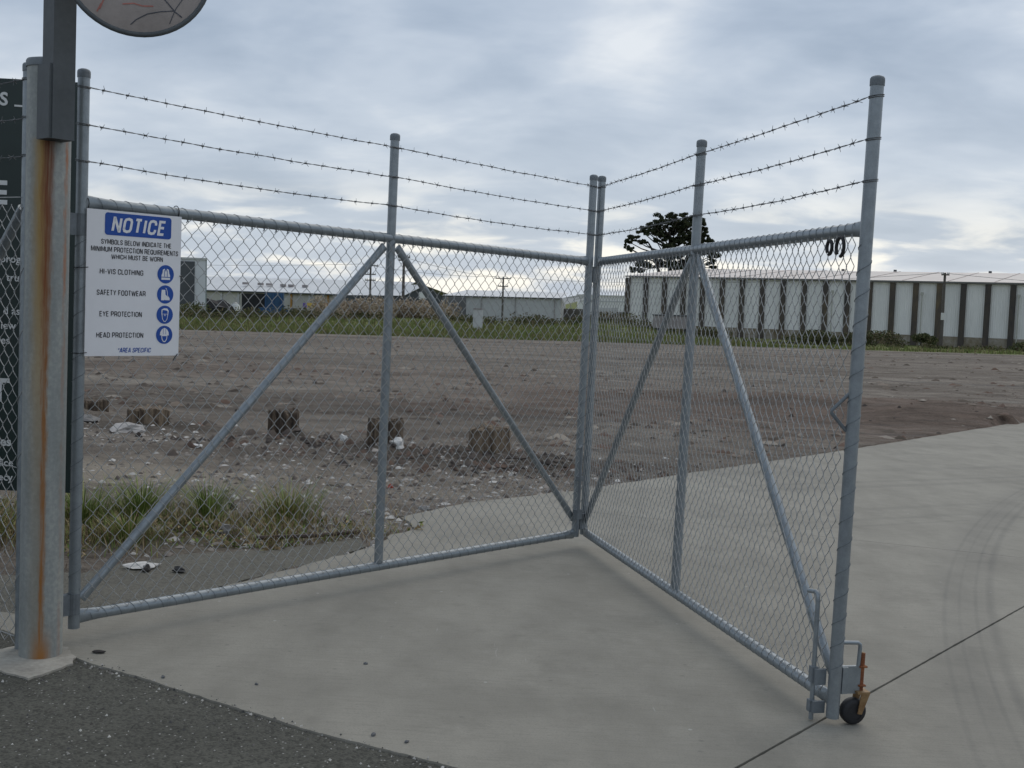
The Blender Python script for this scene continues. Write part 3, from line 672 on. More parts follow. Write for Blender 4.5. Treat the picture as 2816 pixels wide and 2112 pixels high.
# heavy condensed capitals drawn as mitred strokes: glyph -> (width, strokes)
_O = [(0, .22), (0, .78), (.13, .94), (.5, 1), (.87, .94), (1, .78), (1, .22), (.87, .06), (.5, 0), (.13, .06), (0, .22), (0, .3)]
_C = [(1, .68), (1, .80), (.86, .95), (.5, 1), (.14, .95), (0, .78), (0, .22), (.14, .05), (.5, 0), (.86, .05), (1, .20), (1, .33)]
_P = [(0, 0), (0, 1), (.7, 1), (.95, .92), (1, .74), (.95, .55), (.7, .46), (.05, .46)]
GL = {'A': (.58, [[(0, 0), (.44, 1), (.56, 1), (1, 0)], [(.2, .25), (.8, .25)]]), 'B': (.54, [[(.05, .53), (.7, .53), (.97, .42), (1, .26), (.95, .08), (.7, 0), (0, 0), (0, 1), (.66, 1), (.9, .92), (.95, .77), (.88, .6), (.66, .54)]]),
      'C': (.54, [_C]), 'D': (.55, [[(0, .1), (0, 1), (.55, 1), (.9, .9), (1, .7), (1, .3), (.9, .1), (.55, 0), (0, 0), (0, .2)]]), 'E': (.47, [[(1, 1), (0, 1), (0, 0), (1, 0)], [(.1, .52), (.9, .52)]]), 'F': (.45, [[(1, 1), (0, 1), (0, 0)], [(.1, .5), (.88, .5)]]),
      'G': (.56, [_C[:-2]+[(1, .16), (1, .44), (.56, .44)]]), 'H': (.55, [[(0, 0), (0, 1)], [(1, 0), (1, 1)], [(.1, .52), (.9, .52)]]), 'I': (.18, [[(.5, 0), (.5, 1)]]), 'L': (.44, [[(0, 1), (0, 0), (1, 0)]]),
      'M': (.68, [[(0, 0), (0, 1), (.08, 1), (.5, .12), (.92, 1), (1, 1), (1, 0)]]), 'N': (.55, [[(0, 0), (0, 1), (.07, 1), (.93, 0), (1, 0), (1, 1)]]), 'O': (.56, [_O]), 'P': (.52, [_P]), 'Q': (.56, [_O, [(.6, .25), (1.02, -.04)]]),
      'R': (.54, [_P, [(.55, .45), (.9, .34), (1, 0)]]), 'S': (.52, [[(1, .72), (.93, .9), (.5, 1), (.1, .91), (.02, .74), (.14, .60), (.84, .42), (.98, .27), (.9, .09), (.5, 0), (.08, .09), (0, .28)]]), 'T': (.49, [[(0, 1), (1, 1)], [(.5, .95), (.5, 0)]]),
      'U': (.55, [[(0, 1), (0, .2), (.14, .05), (.5, 0), (.86, .05), (1, .2), (1, 1)]]), 'V': (.56, [[(0, 1), (.46, 0), (.54, 0), (1, 1)]]), 'W': (.80, [[(0, 1), (.22, 0), (.28, 0), (.5, .95), (.72, 0), (.78, 0), (1, 1)]]), 'Y': (.54, [[(0, 1), (.5, .46), (1, 1)], [(.5, .5), (.5, 0)]]),
      '-': (.30, [[(0, .40), (1, .40)]]), '*': (.30, [[(.5, .62), (.5, 1.02)], [(.1, .74), (.9, .92)], [(.1, .92), (.9, .74)]]), ' ': (.20, [])}
def strokes(body, x0, x1, z0, z1, y, m, parent, t=.15, shear=0):
    tot = sum(GL[c][0] for c in body)+.10*(len(body)-1); H_ = z1-z0; kx_ = (x1-x0)/tot; cur = 0; mb = MB()
    for c in body:
        w_, ss = GL[c]; px = []
        for j, st in enumerate(ss):
            P = [Vector(((cur+t*.42+a*(w_-t*.84))*kx_, (t/2+b*(1-t))*H_)) for a, b in st]; hw = t*H_/2*.98; L_, R_ = [], []
            for i, p in enumerate(P):
                d0 = (p-P[i-1]).normalized() if i else (P[1]-p).normalized(); d1 = (P[i+1]-p).normalized() if i < len(P)-1 else d0
                n0 = Vector((-d0.y, d0.x)); n1_ = Vector((-d1.y, d1.x)); mt = (n0+n1_); mt = mt.normalized() if mt.length > .2 else n0; k = min(1.7, 1/max(.35, mt.dot(n0)))
                q = p+(d1*0 if 0 < i < len(P)-1 else (-d0*hw if i == 0 else d0*hw)*(1 if abs(d0.x) < .2 or abs(d0.y) < .2 else .5)*(.0 if len(st) == 2 else .0))
                L_.append(q+mt*hw*k); R_.append(q-mt*hw*k)
            yy = y-.00012*j
            vs = [(x0+a.x+(a.y-H_/2)*shear, yy, z0+a.y) for a in L_]+[(x0+a.x+(a.y-H_/2)*shear, yy, z0+a.y) for a in R_]; n_ = len(P)
            mb.add(vs, [(i, i+1, n_+i+1, n_+i) for i in range(n_-1)])
        cur += w_+.10
    return mb.build('lettering', m, parent)
bd = thing('notice_board', 'tall dark green notice board with white lettering behind the left fence', 'board', (-2.150, 5.60, 0), R(2))
MB().box((-.75, .012, 1.465), (1.5, .02, 2.008)).build('panel', GREENB, bd)
for x in (-.25, -1.25): MB().tube([(x, .05, -.05), (x, .05, 2.42)], .03, 12).build('leg', GALVD, bd, True)
# board lettering: (text, right edge x, baseline z, size, bold)
kx = 5.6/2464.
def bx_(px): return (px-167)*kx
def bz_(py): return 2.469-(py-177)/(1065-177)*2.008
for body, rx, py, sz, bo in (('S', 14.5, 233, .086, .03), ('E', 16, 442, .158, .025), ('prog', 46, 567, .052, .012), ('tru', 43, 607, .052, .012), ('d as', 46, 679, .052, .012),
                             ('iew', 38, 711, .052, .012), ('es', 25, 743, .052, .012), ('T', 26, 868, .158, .025), ('es', 31, 966, .062, .03), ('fice', 36, 1011, .052, .012), ('ecy', 36, 1043, .052, .012)):
    letters(body, 0, 0, bz_(py), 0, -.001, BOARDT, bd, bo, size=sz, right=bx_(rx))
MB().quad((bx_(28), -.001, bz_(235)), (bx_(48), -.001, bz_(235.5)), (bx_(48), -.001, bz_(231.5)), (bx_(28), -.001, bz_(231))).build('lettering', BOARDT, bd)

# ------------------------------------------------------------------ the NOTICE sign on leaf A
ua = (Vector((*AF, 0))-Vector((*AH, 0))).normalized(); na = Vector((ua.y, -ua.x, 0)); SW, SH = .44, .612
ns = thing('notice_sign', 'white notice sign with blue header and four blue safety symbols', 'sign', Vector((*AH, 0))+ua*.006+na*.036+Vector((0, 0, 1.818)), math.atan2(ua.y, ua.x))
MB().box((SW/2, .0015, -SH/2), (SW, .003, SH)).build('panel', SIGNW, ns)
def U(u): return u*SW
def Vv(v): return -v*SH
def flat(poly, m, name, y=-.0012): MB().quad(*[(x, y, z) for x, z in poly]).build(name, m, ns)
def rrect(u0, u1, v0, v1, r):
    x0, x1, z1, z0 = U(u0), U(u1), Vv(v0), Vv(v1); out = []
    for cx_, cz_, a0 in ((x1-r, z0+r, -90), (x1-r, z1-r, 0), (x0+r, z1-r, 90), (x0+r, z0+r, 180)):
        out += [(cx_+r*math.cos(R(a0+k*15)), cz_+r*math.sin(R(a0+k*15))) for k in range(7)]
    return out
flat(rrect(.18, .885, .015, .168, .013), SIGNB, 'header')
strokes('NOTICE', U(.255), U(.82), Vv(.147), Vv(.04), -.0022, SIGNW, ns, .175, .17)
for b_, u0, u1, v0, v1 in (('SYMBOLS BELOW INDICATE THE', .145, .89, .197, .232), ('MINIMUM PROTECTION REQUIREMENTS', .045, .968, .248, .284), ('WHICH MUST BE WORN', .252, .80, .297, .331),
                           ('HI-VIS CLOTHING', .137, .59, .398, .436), ('SAFETY FOOTWEAR', .11, .62, .543, .581), ('EYE PROTECTION', .143, .585, .69, .727), ('HEAD PROTECTION', .115, .605, .836, .873)):
    strokes(b_, U(u0), U(u1), Vv(v1), Vv(v0), -.0012, INK, ns, .145)
strokes('*AREA SPECIFIC', U(.34), U(.69), Vv(.977), Vv(.943), -.0012, SIGNB, ns, .15, .17)
def picto(v, polys):
    cx_, cz_, r = U(.835), Vv(v), .0400
    flat([(cx_+r*math.cos(2*math.pi*k/40), cz_+r*math.sin(2*math.pi*k/40)) for k in range(40)], SIGNB, 'symbol_disc')
    for pl, m_, lv in polys: flat([(cx_+x*r, cz_+z*r) for x, z in pl], m_, 'symbol', -.0012-.0009*lv)
W_ = SIGNW
picto(.417, [([(-.52, -.6), (.52, -.6), (.52, -.12), (.42, .1), (.36, .5), (.14, .6), (0, .25), (-.14, .6), (-.36, .5), (-.42, .1), (-.52, -.12)], W_, 1),
             ([(-.52, -.36), (.52, -.36), (.52, -.28), (-.52, -.28)], SIGNB, 2), ([(-.2, -.26), (-.14, -.26), (-.14, .45), (-.2, .45)], SIGNB, 2), ([(.14, -.26), (.2, -.26), (.2, .45), (.14, .45)], SIGNB, 2)])
picto(.561, [([(-.45, .5), (-.02, .5), (.02, -.02), (.5, -.38), (.55, -.62), (.0, -.62), (-.05, -.55), (-.12, -.64), (-.5, -.64), (-.5, -.1)], W_, 1),
             ([(.0, .72), (.14, .66), (.26, .3), (.3, -.1), (.56, -.42), (.52, -.44), (.25, -.12), (.2, .28), (.1, .6), (-.02, .68)], W_, 1)])
picto(.706, [([(-.42, .55), (-.1, .72), (.3, .68), (.45, .45), (.42, .1), (.3, -.5), (.1, -.78), (-.1, -.78), (-.3, -.5), (-.42, .1)], W_, 1),
             ([(-.30, .52), (.0, .50), (.30, .42), (.33, .10), (-.33, .10)], SIGNB, 2), ([(-.3, -.14), (.3, -.14), (.22, -.5), (.07, -.7), (-.07, -.7), (-.22, -.5)], SIGNB, 2),
             ([(-.30, .05), (-.06, .05), (-.06, -.13), (-.30, -.13)], SIGNB, 2), ([(.06, .05), (.30, .05), (.30, -.13), (.06, -.13)], SIGNB, 2)])
picto(.850, [([(-.55, -.06), (-.5, .3), (-.3, .62), (0, .76), (.3, .62), (.5, .3), (.55, -.06)], W_, 1), ([(-.38, -.06), (.38, -.06), (.32, -.5), (.12, -.8), (-.12, -.8), (-.32, -.5)], W_, 1),
             ([(-.28, -.14), (.28, -.14), (.23, -.46), (.09, -.68), (-.09, -.68), (-.23, -.46)], SIGNB, 2), ([(-.17, .05), (-.13, .05), (-.13, .66), (-.17, .66)], SIGNB, 2), ([(.13, .05), (.17, .05), (.17, .66), (.13, .66)], SIGNB, 2)])
for (x, z) in ((.012, .01), (SW-.008, .01)):
    MB().tube([(x, .036+.028*math.cos(t), .02+.028*math.sin(t)) for t in np.linspace(0, 6.28, 17)[:-1]], .002, 5, closed=True).build('cable_tie', BLACK, ns)
for z in (-.245, -.60): MB().tube([(.008, -.003, z+.003), (-.02, -.002, z), (-.045, .02, z), (-.03, .05, z)], .0018, 5).build('cable_tie', BLACK, ns)
MB().tube([(SW-.006, -.004, -SH+.008), (SW-.02, .0, -SH-.012), (SW-.028, -.004, -SH-.022)], .0022, 5).build('cable_tie', BLACK, ns)
MB().tube([(SW-.006, -.004, -.26), (SW+.008, -.003, -.262)], .0022, 5).build('cable_tie', BLACK, ns)

# ------------------------------------------------------------------ stumps, verge, debris (near yard)
def stump(x, y, r, h, label, seed):
    rn = random.Random(seed); n = 30; z0 = gz(x, y)-.095; h *= 1.4; mb = MB(); vs = []; rows = [(-.12, 1.12), (.0, 1.07), (.35, 1.0), (.7, .98), (.96, .97), (1.0, .93)]
    ang = [rn.uniform(.9, 1.07) for _ in range(n)]; top = [rn.uniform(-.16, .06)+.10*math.sin(k*.42+seed*2) for k in range(n)]
    for k in range(6):
        q = rn.randrange(n); ang[q] *= .78; ang[(q+1) % n] *= .9; top[q] -= .25
    for t, s in rows:
        for k in range(n):
            a = 2*math.pi*k/n; rr = r*s*ang[k]*(1+.04*rn.uniform(-1, 1)); vs.append((rr*math.cos(a), rr*math.sin(a), h*t+(h*top[k]*.5 if t > .9 else 0)))
    for k in range(n): a = 2*math.pi*k/n; vs.append((r*.55*math.cos(a), r*.55*math.sin(a), h*(.97+.05*rn.uniform(-1, 1))))
    m = len(rows)+1
    mb.add(vs, [(i*n+k, i*n+(k+1) % n, (i+1)*n+(k+1) % n, (i+1)*n+k) for i in range(m-1) for k in range(n)]+[tuple(range((m-1)*n, m*n))])
    return tag(mb.build('timber_stump', WOODS, None, False, (x, y, z0)), label, 'stump', 'sawn timber stumps in the yard')
stump(-5.20, 14.03, .22, .20, 'dark timber stump half hidden by the gate stile, leftmost of the row', 1)
stump(-4.19, 13.10, .24, .19, 'pale timber stump in a heap of soil, second from the left', 2)
stump(-2.43, 12.20, .165, .30, 'tall narrow dark brown timber stump, tallest of the row', 3)
stump(-1.26, 11.60, .185, .25, 'timber stump partly behind the middle post of the gate leaf', 4)
stump(-.20, 11.75, .225, .22, 'broad timber stump, rightmost of the row', 5)
# chips and rubble strewn over the soil
def chips(name, pts, smin, smax, pal, flatk=.4, label=None, cat=None):
    n = len(pts); V = []; col = []
    for (x, y) in pts:
        pass
    P = np.array([(x, y, 0) for x, y in pts]); P[:, 2] = terrain(P[:, 0], P[:, 1])
    on = inside(P[:, 0], P[:, 1], drive) | inside(P[:, 0], P[:, 1], strip); P[on, 2] = g(P[on, 1])
    s = smin*(smax/smin)**(rng.random(n)**2.2)
    base = np.array([[-1, -.7, -.3], [1, -.6, -.25], [.8, .8, -.3], [-.9, .7, -.2], [.1, .1, .75], [-.5, .3, .6]])
    Vt = base[None]*(1+.5*(rng.random((n, 6, 3))-.5)); a = rng.random(n)*6.28; ca, sa = np.cos(a), np.sin(a)
    Vt[:, :, 1] *= (.35+.65*rng.random(n))[:, None]; Vt[:, :, 2] *= flatk*(.5+rng.random(n))[:, None]
    x = Vt[:, :, 0]*ca[:, None]-Vt[:, :, 1]*sa[:, None]; y = Vt[:, :, 0]*sa[:, None]+Vt[:, :, 1]*ca[:, None]
    Vw = np.stack([x, y, Vt[:, :, 2]], 2)*s[:, None, None]+P[:, None, :]
    Vw[:, :, 2] += (s*flatk*.25)[:, None]
    tf = np.array([[0, 1, 4], [1, 2, 4], [2, 5, 4], [2, 3, 5], [3, 0, 5], [0, 4, 5]])
    F = (tf[None]+(np.arange(n)*6)[:, None, None]).reshape(-1, 3)
    pc = np.array(pal)[rng.integers(0, len(pal), n)]*(.8+.4*rng.random(n))[:, None]
    o = arr_mesh(name, Vw.reshape(-1, 3), F, CHIP, col=np.repeat(pc, 6, 0)); tag(o, label, cat, kind='stuff'); return o
pts = []
def scat(n, cx_, cy_, sx_, sy_, test=None):
    k = 0
    while k < n:
        x = rng.normal(cx_, sx_); y = rng.normal(cy_, sy_)
        if y < 5.4 or (test and not test(x, y)): continue
        pts.append((x, y)); k += 1
indr = lambda x, y: not (pin(x, y, drive) or pin(x, y, strip))
scat(2600, -.4, 9.6, 1.7, 1.1, indr); scat(1500, -2.2, 10.6, 2.4, 1.6, indr); scat(900, -1.2, 7.6, .9, .5, indr); scat(700, -3.2, 12.3, 2, .7, indr)
EARTH = [(.12, .10, .088), (.17, .15, .13), (.24, .215, .19), (.09, .075, .065), (.30, .27, .24)]
chips('loose_rubble', pts, .006, .045, EARTH+[(.45, .43, .40)], .55, 'brown and grey rubble strewn around the timber stumps', 'rubble')
pts = []
scat(230, -.3, 9.7, 1.8, 1.0, indr); scat(80, -2.6, 10.9, 1.9, 1.0, indr); scat(130, -1.1, 7.1, .7, .25, indr); scat(160, -1.7, 12.0, 1.5, .5, indr); scat(120, -4.2, 12.5, .8, .3, indr)
for _ in range(420): pts.append((rng.uniform(-18, 26), rng.uniform(15, 60)))
chips('white_chips', pts, .004, .028, [(.52, .51, .48), (.64, .63, .60), (.42, .40, .37), (.48, .43, .38)], .3, 'white chips of stone and paper scattered on the dirt', 'chips')
pts = []
while len(pts) < 450:
    x, y = rng.uniform(-8, 14), rng.uniform(13, 30)
    if indr(x, y): pts.append((x, y))
scat(500, 0.2, 11.0, 1.2, .35, indr); scat(250, -2.0, 11.8, 1.0, .25, indr)
chips('dark_clods', pts, .015, .07, [(.055, .045, .04), (.085, .07, .06), (.11, .075, .058)], .7, 'dark clods of soil heaped along the stumps', 'soil')
pts = []
while len(pts) < 5500:
    y = 13+62*rng.random()**1.5; x = rng.uniform(-.48*y-1, .52*y+1)
    if indr(x, y) and mnoise.noise(Vector((x*.11, y*.35, 4))) > -.12-.3*rng.random(): pts.append((x, y))
chips('field_clods', pts, .018, .16, [(.10, .08, .063), (.15, .12, .095), (.075, .06, .048), (.19, .155, .125), (.13, .085, .065), (.24, .21, .175)], .35, 'brown clods and stones scattered over the dirt yard', 'soil')
# grit on road and drive edge
pts = []
for _ in range(1500):
    x = rng.uniform(-2.6, 1.2); y = rng.uniform(2.4, 4.5)
    if not pin(x, y, drive): pts.append((x, y))
fl = [p for p in front if p[0] > -1.7 and p[0] < 1.2]
for _ in range(500): q = fl[rng.integers(0, len(fl))]; pts.append((q[0]+rng.normal(0, .02), q[1]+rng.normal(-.015, .018)))
P_ = np.array(pts)
def grit(name, pts, smin, smax, pal, zf, label):
    n = len(pts); s = smin*(smax/smin)**(rng.random(n)**2.5); P = np.array([(x, y, zf(x, y)) for x, y in pts])
    base = np.array([[-1, -.7, -.4], [1, -.6, -.4], [.1, .9, -.4], [.05, .0, .7]])
    Vt = base[None]*(1+.5*(rng.random((n, 4, 3))-.5)); a = rng.random(n)*6.28
    x = Vt[:, :, 0]*np.cos(a)[:, None]-Vt[:, :, 1]*np.sin(a)[:, None]; y = Vt[:, :, 0]*np.sin(a)[:, None]+Vt[:, :, 1]*np.cos(a)[:, None]
    Vw = np.stack([x, y, Vt[:, :, 2]], 2)*s[:, None, None]+P[:, None, :]; Vw[:, :, 2] += (s*.35)[:, None]
    tf = np.array([[0, 1, 3], [1, 2, 3], [2, 0, 3]]); F = (tf[None]+(np.arange(n)*4)[:, None, None]).reshape(-1, 3)
    pc = np.array(pal)[rng.integers(0, len(pal), n)]*(.8+.4*rng.random(n))[:, None]
    tag(arr_mesh(name, Vw.reshape(-1, 3), F, CHIP, col=np.repeat(pc, 3, 0)), label, 'grit', kind='stuff')
ondr = lambda x, y: g(y)+(0 if pin(x, y, drive) else -.007)
grit('road_grit', pts, .0022, .008, [(.30, .29, .27), (.45, .44, .41), (.12, .115, .11), (.06, .06, .06), (.07, .065, .06)], ondr, 'loose grit lying on the asphalt along the slab edge')
# small pieces lying on the slab
for i, (x, y, s, lab) in enumerate(((-1.649, 4.60, .021, 'flat dark bark piece on the slab beside the footing'), (-.42, 3.83, .012, 'small dark pebble at the slab edge by the road'), (-.93, 4.30, .009, 'tiny dark pebble on the slab near the road edge'),
                                    (-.30, 3.78, .010, 'dark pebble near the bottom edge on the slab'), (-1.30, 4.33, .011, 'dark pebble at the slab corner near the footing'), (-.55, 4.62, .010, 'lone dark pebble in the middle of the near slab'))):
    mb = MB(); bm = bmesh.new(); bmesh.ops.create_icosphere(bm, subdivisions=1, radius=s)
    for v in bm.verts: v.co = Vector((v.co.x*(1.5 if i == 0 else 1.1), v.co.y*.7, v.co.z*(.35 if i == 0 else .7)))*(1+.25*mnoise.noise(v.co*200+Vector((i, 0, 0))))
    me = bpy.data.meshes.new('pebble'); bm.to_mesh(me); bm.free(); me.materials.append(BARB if i else tone('bark', (.035, .03, .028)))
    ob = bpy.data.objects.new('bark_piece' if i == 0 else 'pebble', me); ob.location = (x, y, g(y)+s*.3); ob.rotation_euler = (0, 0, i*1.3); tag(link(ob), lab, 'bark' if i == 0 else 'pebble')
def crumpled(name, x, y, s, label, cat, m, hz=.6, seed=0, lift=0):
    bm = bmesh.new(); bmesh.ops.create_icosphere(bm, subdivisions=2, radius=1)
    for v in bm.verts:
        k = 1+.75*mnoise.noise(v.co*1.6+Vector((seed*3.1, 0, 0)))+.3*mnoise.noise(v.co*4+Vector((seed, 2, 0))); v.co = Vector((v.co.x*s*k, v.co.y*s*.7*k, max(v.co.z, -.35)*s*hz*k))
    me = bpy.data.meshes.new(name); bm.to_mesh(me); bm.free(); me.materials.append(m)
    o = bpy.data.objects.new(name, me); z = g(y) if pin(x, y, strip) else gz(x, y)
    o.location = (x, y, z+s*hz*.3+lift); o.rotation_euler = (0, 0, seed*1.1); return tag(link(o), label, cat)
crumpled('plastic_bag', -1.12, 11.35, .085, 'crumpled pale plastic bag beside the middle gate post and a stump', 'bag', PALE, .85, 1)
crumpled('plastic_bag', -1.76, 12.05, .06, 'small crumpled white bag between two stumps', 'bag', PALE, .8, 2)
crumpled('concrete_lump', -5.05, 13.35, .22, 'flat pale concrete lump left, in front of the leftmost stump', 'rubble', STONE, .28, 3)
crumpled('concrete_lump', -4.25, 12.55, .26, 'low pale concrete ridge in front of the second stump', 'rubble', STONE, .22, 4)
crumpled('concrete_lump', -3.15, 11.35, .07, 'small flat white slab piece lying on the dirt beside the brace', 'rubble', PALE, .3, 5)
crumpled('rock', -1.80, 7.30, .045, 'pale round rock in the grass verge, left one', 'rock', STONE, .9, 6)
crumpled('rock', -1.98, 7.45, .035, 'small pale round rock in the grass verge, beside the brace', 'rock', STONE, .9, 7)
crumpled('rock', -1.95, 8.05, .035, 'dark small rock behind the grass verge', 'rock', tone('dark_rock', (.04, .035, .03)), 1.2, 8)
crumpled('paper_scrap', -1.98, 6.16, .075, 'torn white paper scrap on the asphalt strip', 'litter', PALE, .22, 9)
crumpled('rock', -1.93, 6.08, .03, 'dark stone beside the torn paper scrap', 'rock', tone('dark_rock2', (.05, .045, .04)), .8, 10)
crumpled('rock', -1.76, 6.10, .036, 'flat dark stone alone on the asphalt strip', 'rock', tone('dark_rock3', (.035, .035, .035)), .45, 11)
crumpled('red_scrap', -.98, 9.55, .03, 'small red scrap among the rubble beside the middle post', 'litter', tone('red_scrap', (.38, .09, .06)), .8, 12)
crumpled('shell_piece', -.62, 8.55, .06, 'curved grey pipe shard lying near the slab edge', 'litter', STONE, .35, 13)
MB().tube([(-1.55, 6.98, g(6.98)+.02), (-1.2, 7.12, g(7.12)+.025), (-.95, 7.35, g(7.35)+.02)], .014, 7).build('stick', tone('stick', (.07, .05, .04)), None)
tag(bpy.data.objects['stick'], 'long dark stick lying along the grass verge', 'stick')
# grass
def blades(name, roots, h, wd, pal, lean=.5, parent=None, zf=gz, seed=1):
    """roots: list of (x, y, height factor)"""
    r = np.random.default_rng(seed); n = len(roots); P = np.array([(x, y, 0) for x, y, k in roots]); hk = np.array([k for *_, k in roots])
    P[:, 2] = terrain(P[:, 0], P[:, 1]) if zf is gz else 0
    a = r.random(n)*6.28; H_ = h*hk*(.5+.7*r.random(n)); ln = lean*H_*(.2+r.random(n)); dx, dy = np.cos(a), np.sin(a); wx, wy = -dy*wd/2, dx*wd/2
    lv = []
    for t, k, q in ((0, 1, 0), (.5, .8, .3), (.85, .5, .75)):
        c = P+np.stack([dx*ln*q, dy*ln*q, H_*t*(1-.15*q)], 1); o_ = np.stack([wx*k, wy*k, 0*wx], 1); lv += [c-o_, c+o_]
    tip = P+np.stack([dx*ln*1.15, dy*ln*1.15, H_*.95], 1)
    V = np.stack(lv+[tip], 1).reshape(-1, 3)
    tf = np.array([[0, 1, 3], [0, 3, 2], [2, 3, 5], [2, 5, 4], [4, 5, 6]]); F = (tf[None]+(np.arange(n)*7)[:, None, None]).reshape(-1, 3)
    pc = np.array(pal)[r.integers(0, len(pal), n)]*(.75+.5*r.random(n))[:, None]
    return arr_mesh(name, V, F, TINT, parent, col=np.repeat(pc, 5, 0))
GREEN = [(.16, .22, .055), (.21, .27, .075), (.12, .175, .045), (.27, .29, .10)]
DRY = [(.32, .24, .13), (.40, .31, .18), (.25, .18, .10), (.27, .24, .11)]
rt = []
while len(rt) < 4600:
    x = rng.normal(-2.45, 1.0); y = rng.normal(7.15, .38)+.1*(x+2.4)
    if y > 6.0 and indr(x, y) and mnoise.noise(Vector((x*1.9, y*2.6, 0))) > -.12: rt.append((x, y, .6+.5*rng.random()))
tag(blades('verge_grass', rt, .12, .005, GREEN[:2]+DRY+DRY, 1.1, seed=3), 'short mixed green and dry grass along the verge behind the gate', 'grass', kind='stuff')
wl_ = []
for _ in range(90):
    x = rng.normal(-2.45, .95); y = rng.normal(7.12, .33)+.1*(x+2.4)
    if y > 6.1 and indr(x, y): wl_.append((x, y, gz(x, y)+.02, .10, .09, .05, 34))
def _weeds():
    V, F, cc = leafcloud(wl_, .017, GREEN+DRY+DRY+[(.12, .09, .06)], 77); tag(arr_mesh('verge_weeds', V, F, TINT, col=cc), 'low broad-leaved weeds and dead leaves on the verge', 'weeds', kind='stuff')
def leafcloud(blobs, size, pal, seed, flatk=.8):
    """blobs: (x,y,z,rx,ry,rz,n): small leaf quads spread through each blob"""
    r = np.random.default_rng(seed); Vs = []; Cs = []
    for (x, y, z, rx, ry, rz_, n) in blobs:
        d = r.normal(size=(n, 3)); d /= np.linalg.norm(d, axis=1)[:, None]; q = r.random(n)**.45
        c = np.array([x, y, z])+d*q[:, None]*np.array([rx, ry, rz_])
        a = r.normal(size=(n, 3)); a /= np.linalg.norm(a, axis=1)[:, None]; b_ = np.cross(a, r.normal(size=(n, 3))); b_ /= np.linalg.norm(b_, axis=1)[:, None]
        s = (size*(.5+r.random(n)))[:, None]
        Vs.append(np.stack([c-a*s, c+b_*s*.45, c+a*s, c-b_*s*.45], 1)); pc = np.array(pal)[r.integers(0, len(pal), n)]*(.7+.6*r.random(n))[:, None]; Cs.append(pc)
    V = np.concatenate(Vs).reshape(-1, 3); n = len(V)//4
    return V, np.arange(n*4).reshape(-1, 4), np.concatenate(Cs)
_weeds()
def tuft(x, y, r, h, n, pal, label, seed):
    rr = np.random.default_rng(seed); a = rr.random(n)*6.28; q = np.abs(rr.normal(0, .6, n))*r*(.6+.6*np.sin(a*2+seed)**2)
    o = blades('grass_tuft', [(x+math.cos(A)*Q, y+math.sin(A)*Q, 1) for A, Q in zip(a, q)], h, .006, pal, .8, seed=seed)
    tag(o, label, 'grass tuft', 'grass tufts on the verge')
tuft(-2.42, 7.50, .24, .27, 300, GREEN, 'bright green grass tuft behind the brace foot beside the hinge stile', 21)
tuft(-2.72, 7.25, .26, .26, 280, GREEN, 'green grass tuft seen between gate post and hinge stile', 22)
tuft(-2.02, 7.65, .15, .27, 230, GREEN, 'upright fresh green grass tuft right of the brace', 23)
tuft(-1.50, 7.75, .28, .25, 360, GREEN+GREEN+DRY, 'large half dry grass tuft, rightmost on the verge', 24)
tuft(-2.25, 6.75, .17, .17, 300, GREEN+DRY[:2], 'low sprawling grass tuft nearest the asphalt strip', 25)
tuft(-3.05, 6.6, .3, .28, 260, GREEN+DRY, 'grass tuft at the left edge under the green board', 26)

# ================================================================== far side of the yard (plumb)
near_on[0] = False
def fz(x, y):
    b_ = terrain(np.array([float(x)]), np.array([float(y)]))[0]-LEAN*x
    return float(b_)
WHITEP = mat('white_cladding', two((.64, .645, .63), (.78, .78, .76)), scale=.35, rough=.5, stretch=(1, 1, .25), coord='World')
PLINTH = mat('stained_plinth', [(.38, (.12, .092, .045)), (.5, (.22, .19, .14)), (.65, (.34, .32, .29))], scale=.35, rough=.9, coord='World')
COLM = mat('rusty_dark_column', [(.35, (.045, .042, .042)), (.55, (.08, .066, .052)), (.7, (.15, .115, .065))], scale=.5, rough=.8, stretch=(1, 1, .3), coord='World')
ROOFP = mat('pinkish_roof', two((.58, .515, .465), (.68, .615, .56)), scale=.12, rough=.55, coord='World')
ROOFW = mat('pale_roof', two((.60, .605, .60), (.70, .70, .69)), scale=.1, rough=.5, coord='World')
CREAM = mat('cream_wall', two((.42, .41, .37), (.54, .53, .48)), scale=.3, rough=.8, coord='World')
GREYW = mat('grey_white_wall', two((.45, .46, .46), (.53, .54, .54)), scale=.25, rough=.7, coord='World')
DKGREY = tone('dark_grey_cladding', (.065, .072, .08), .15, scale=.4, rough=.6)
DARK = tone('dark_opening', (.012, .013, .015), .2, scale=.5, rough=.7)
BLUEN = tone('blue_netting', (.035, .085, .16), .25, scale=.9, rough=.8)
BLUEB = tone('blue_bin', (.025, .085, .21), .15, scale=.9, rough=.6)
ORANGE = tone('orange_column', (.40, .22, .06), .15, scale=.6, rough=.7)
POLE = tone('pole_timber', (.10, .09, .08), .25, scale=1, rough=.9)
POLEW = tone('pole_white_band', (.6, .6, .57), .08, scale=1, rough=.7)
BROWNRED = tone('brown_red_steel', (.14, .05, .04), .25, scale=.8, rough=.8)
PINKGREY = tone('pinkish_concrete', (.28, .255, .25), .12, scale=.8, rough=.9)
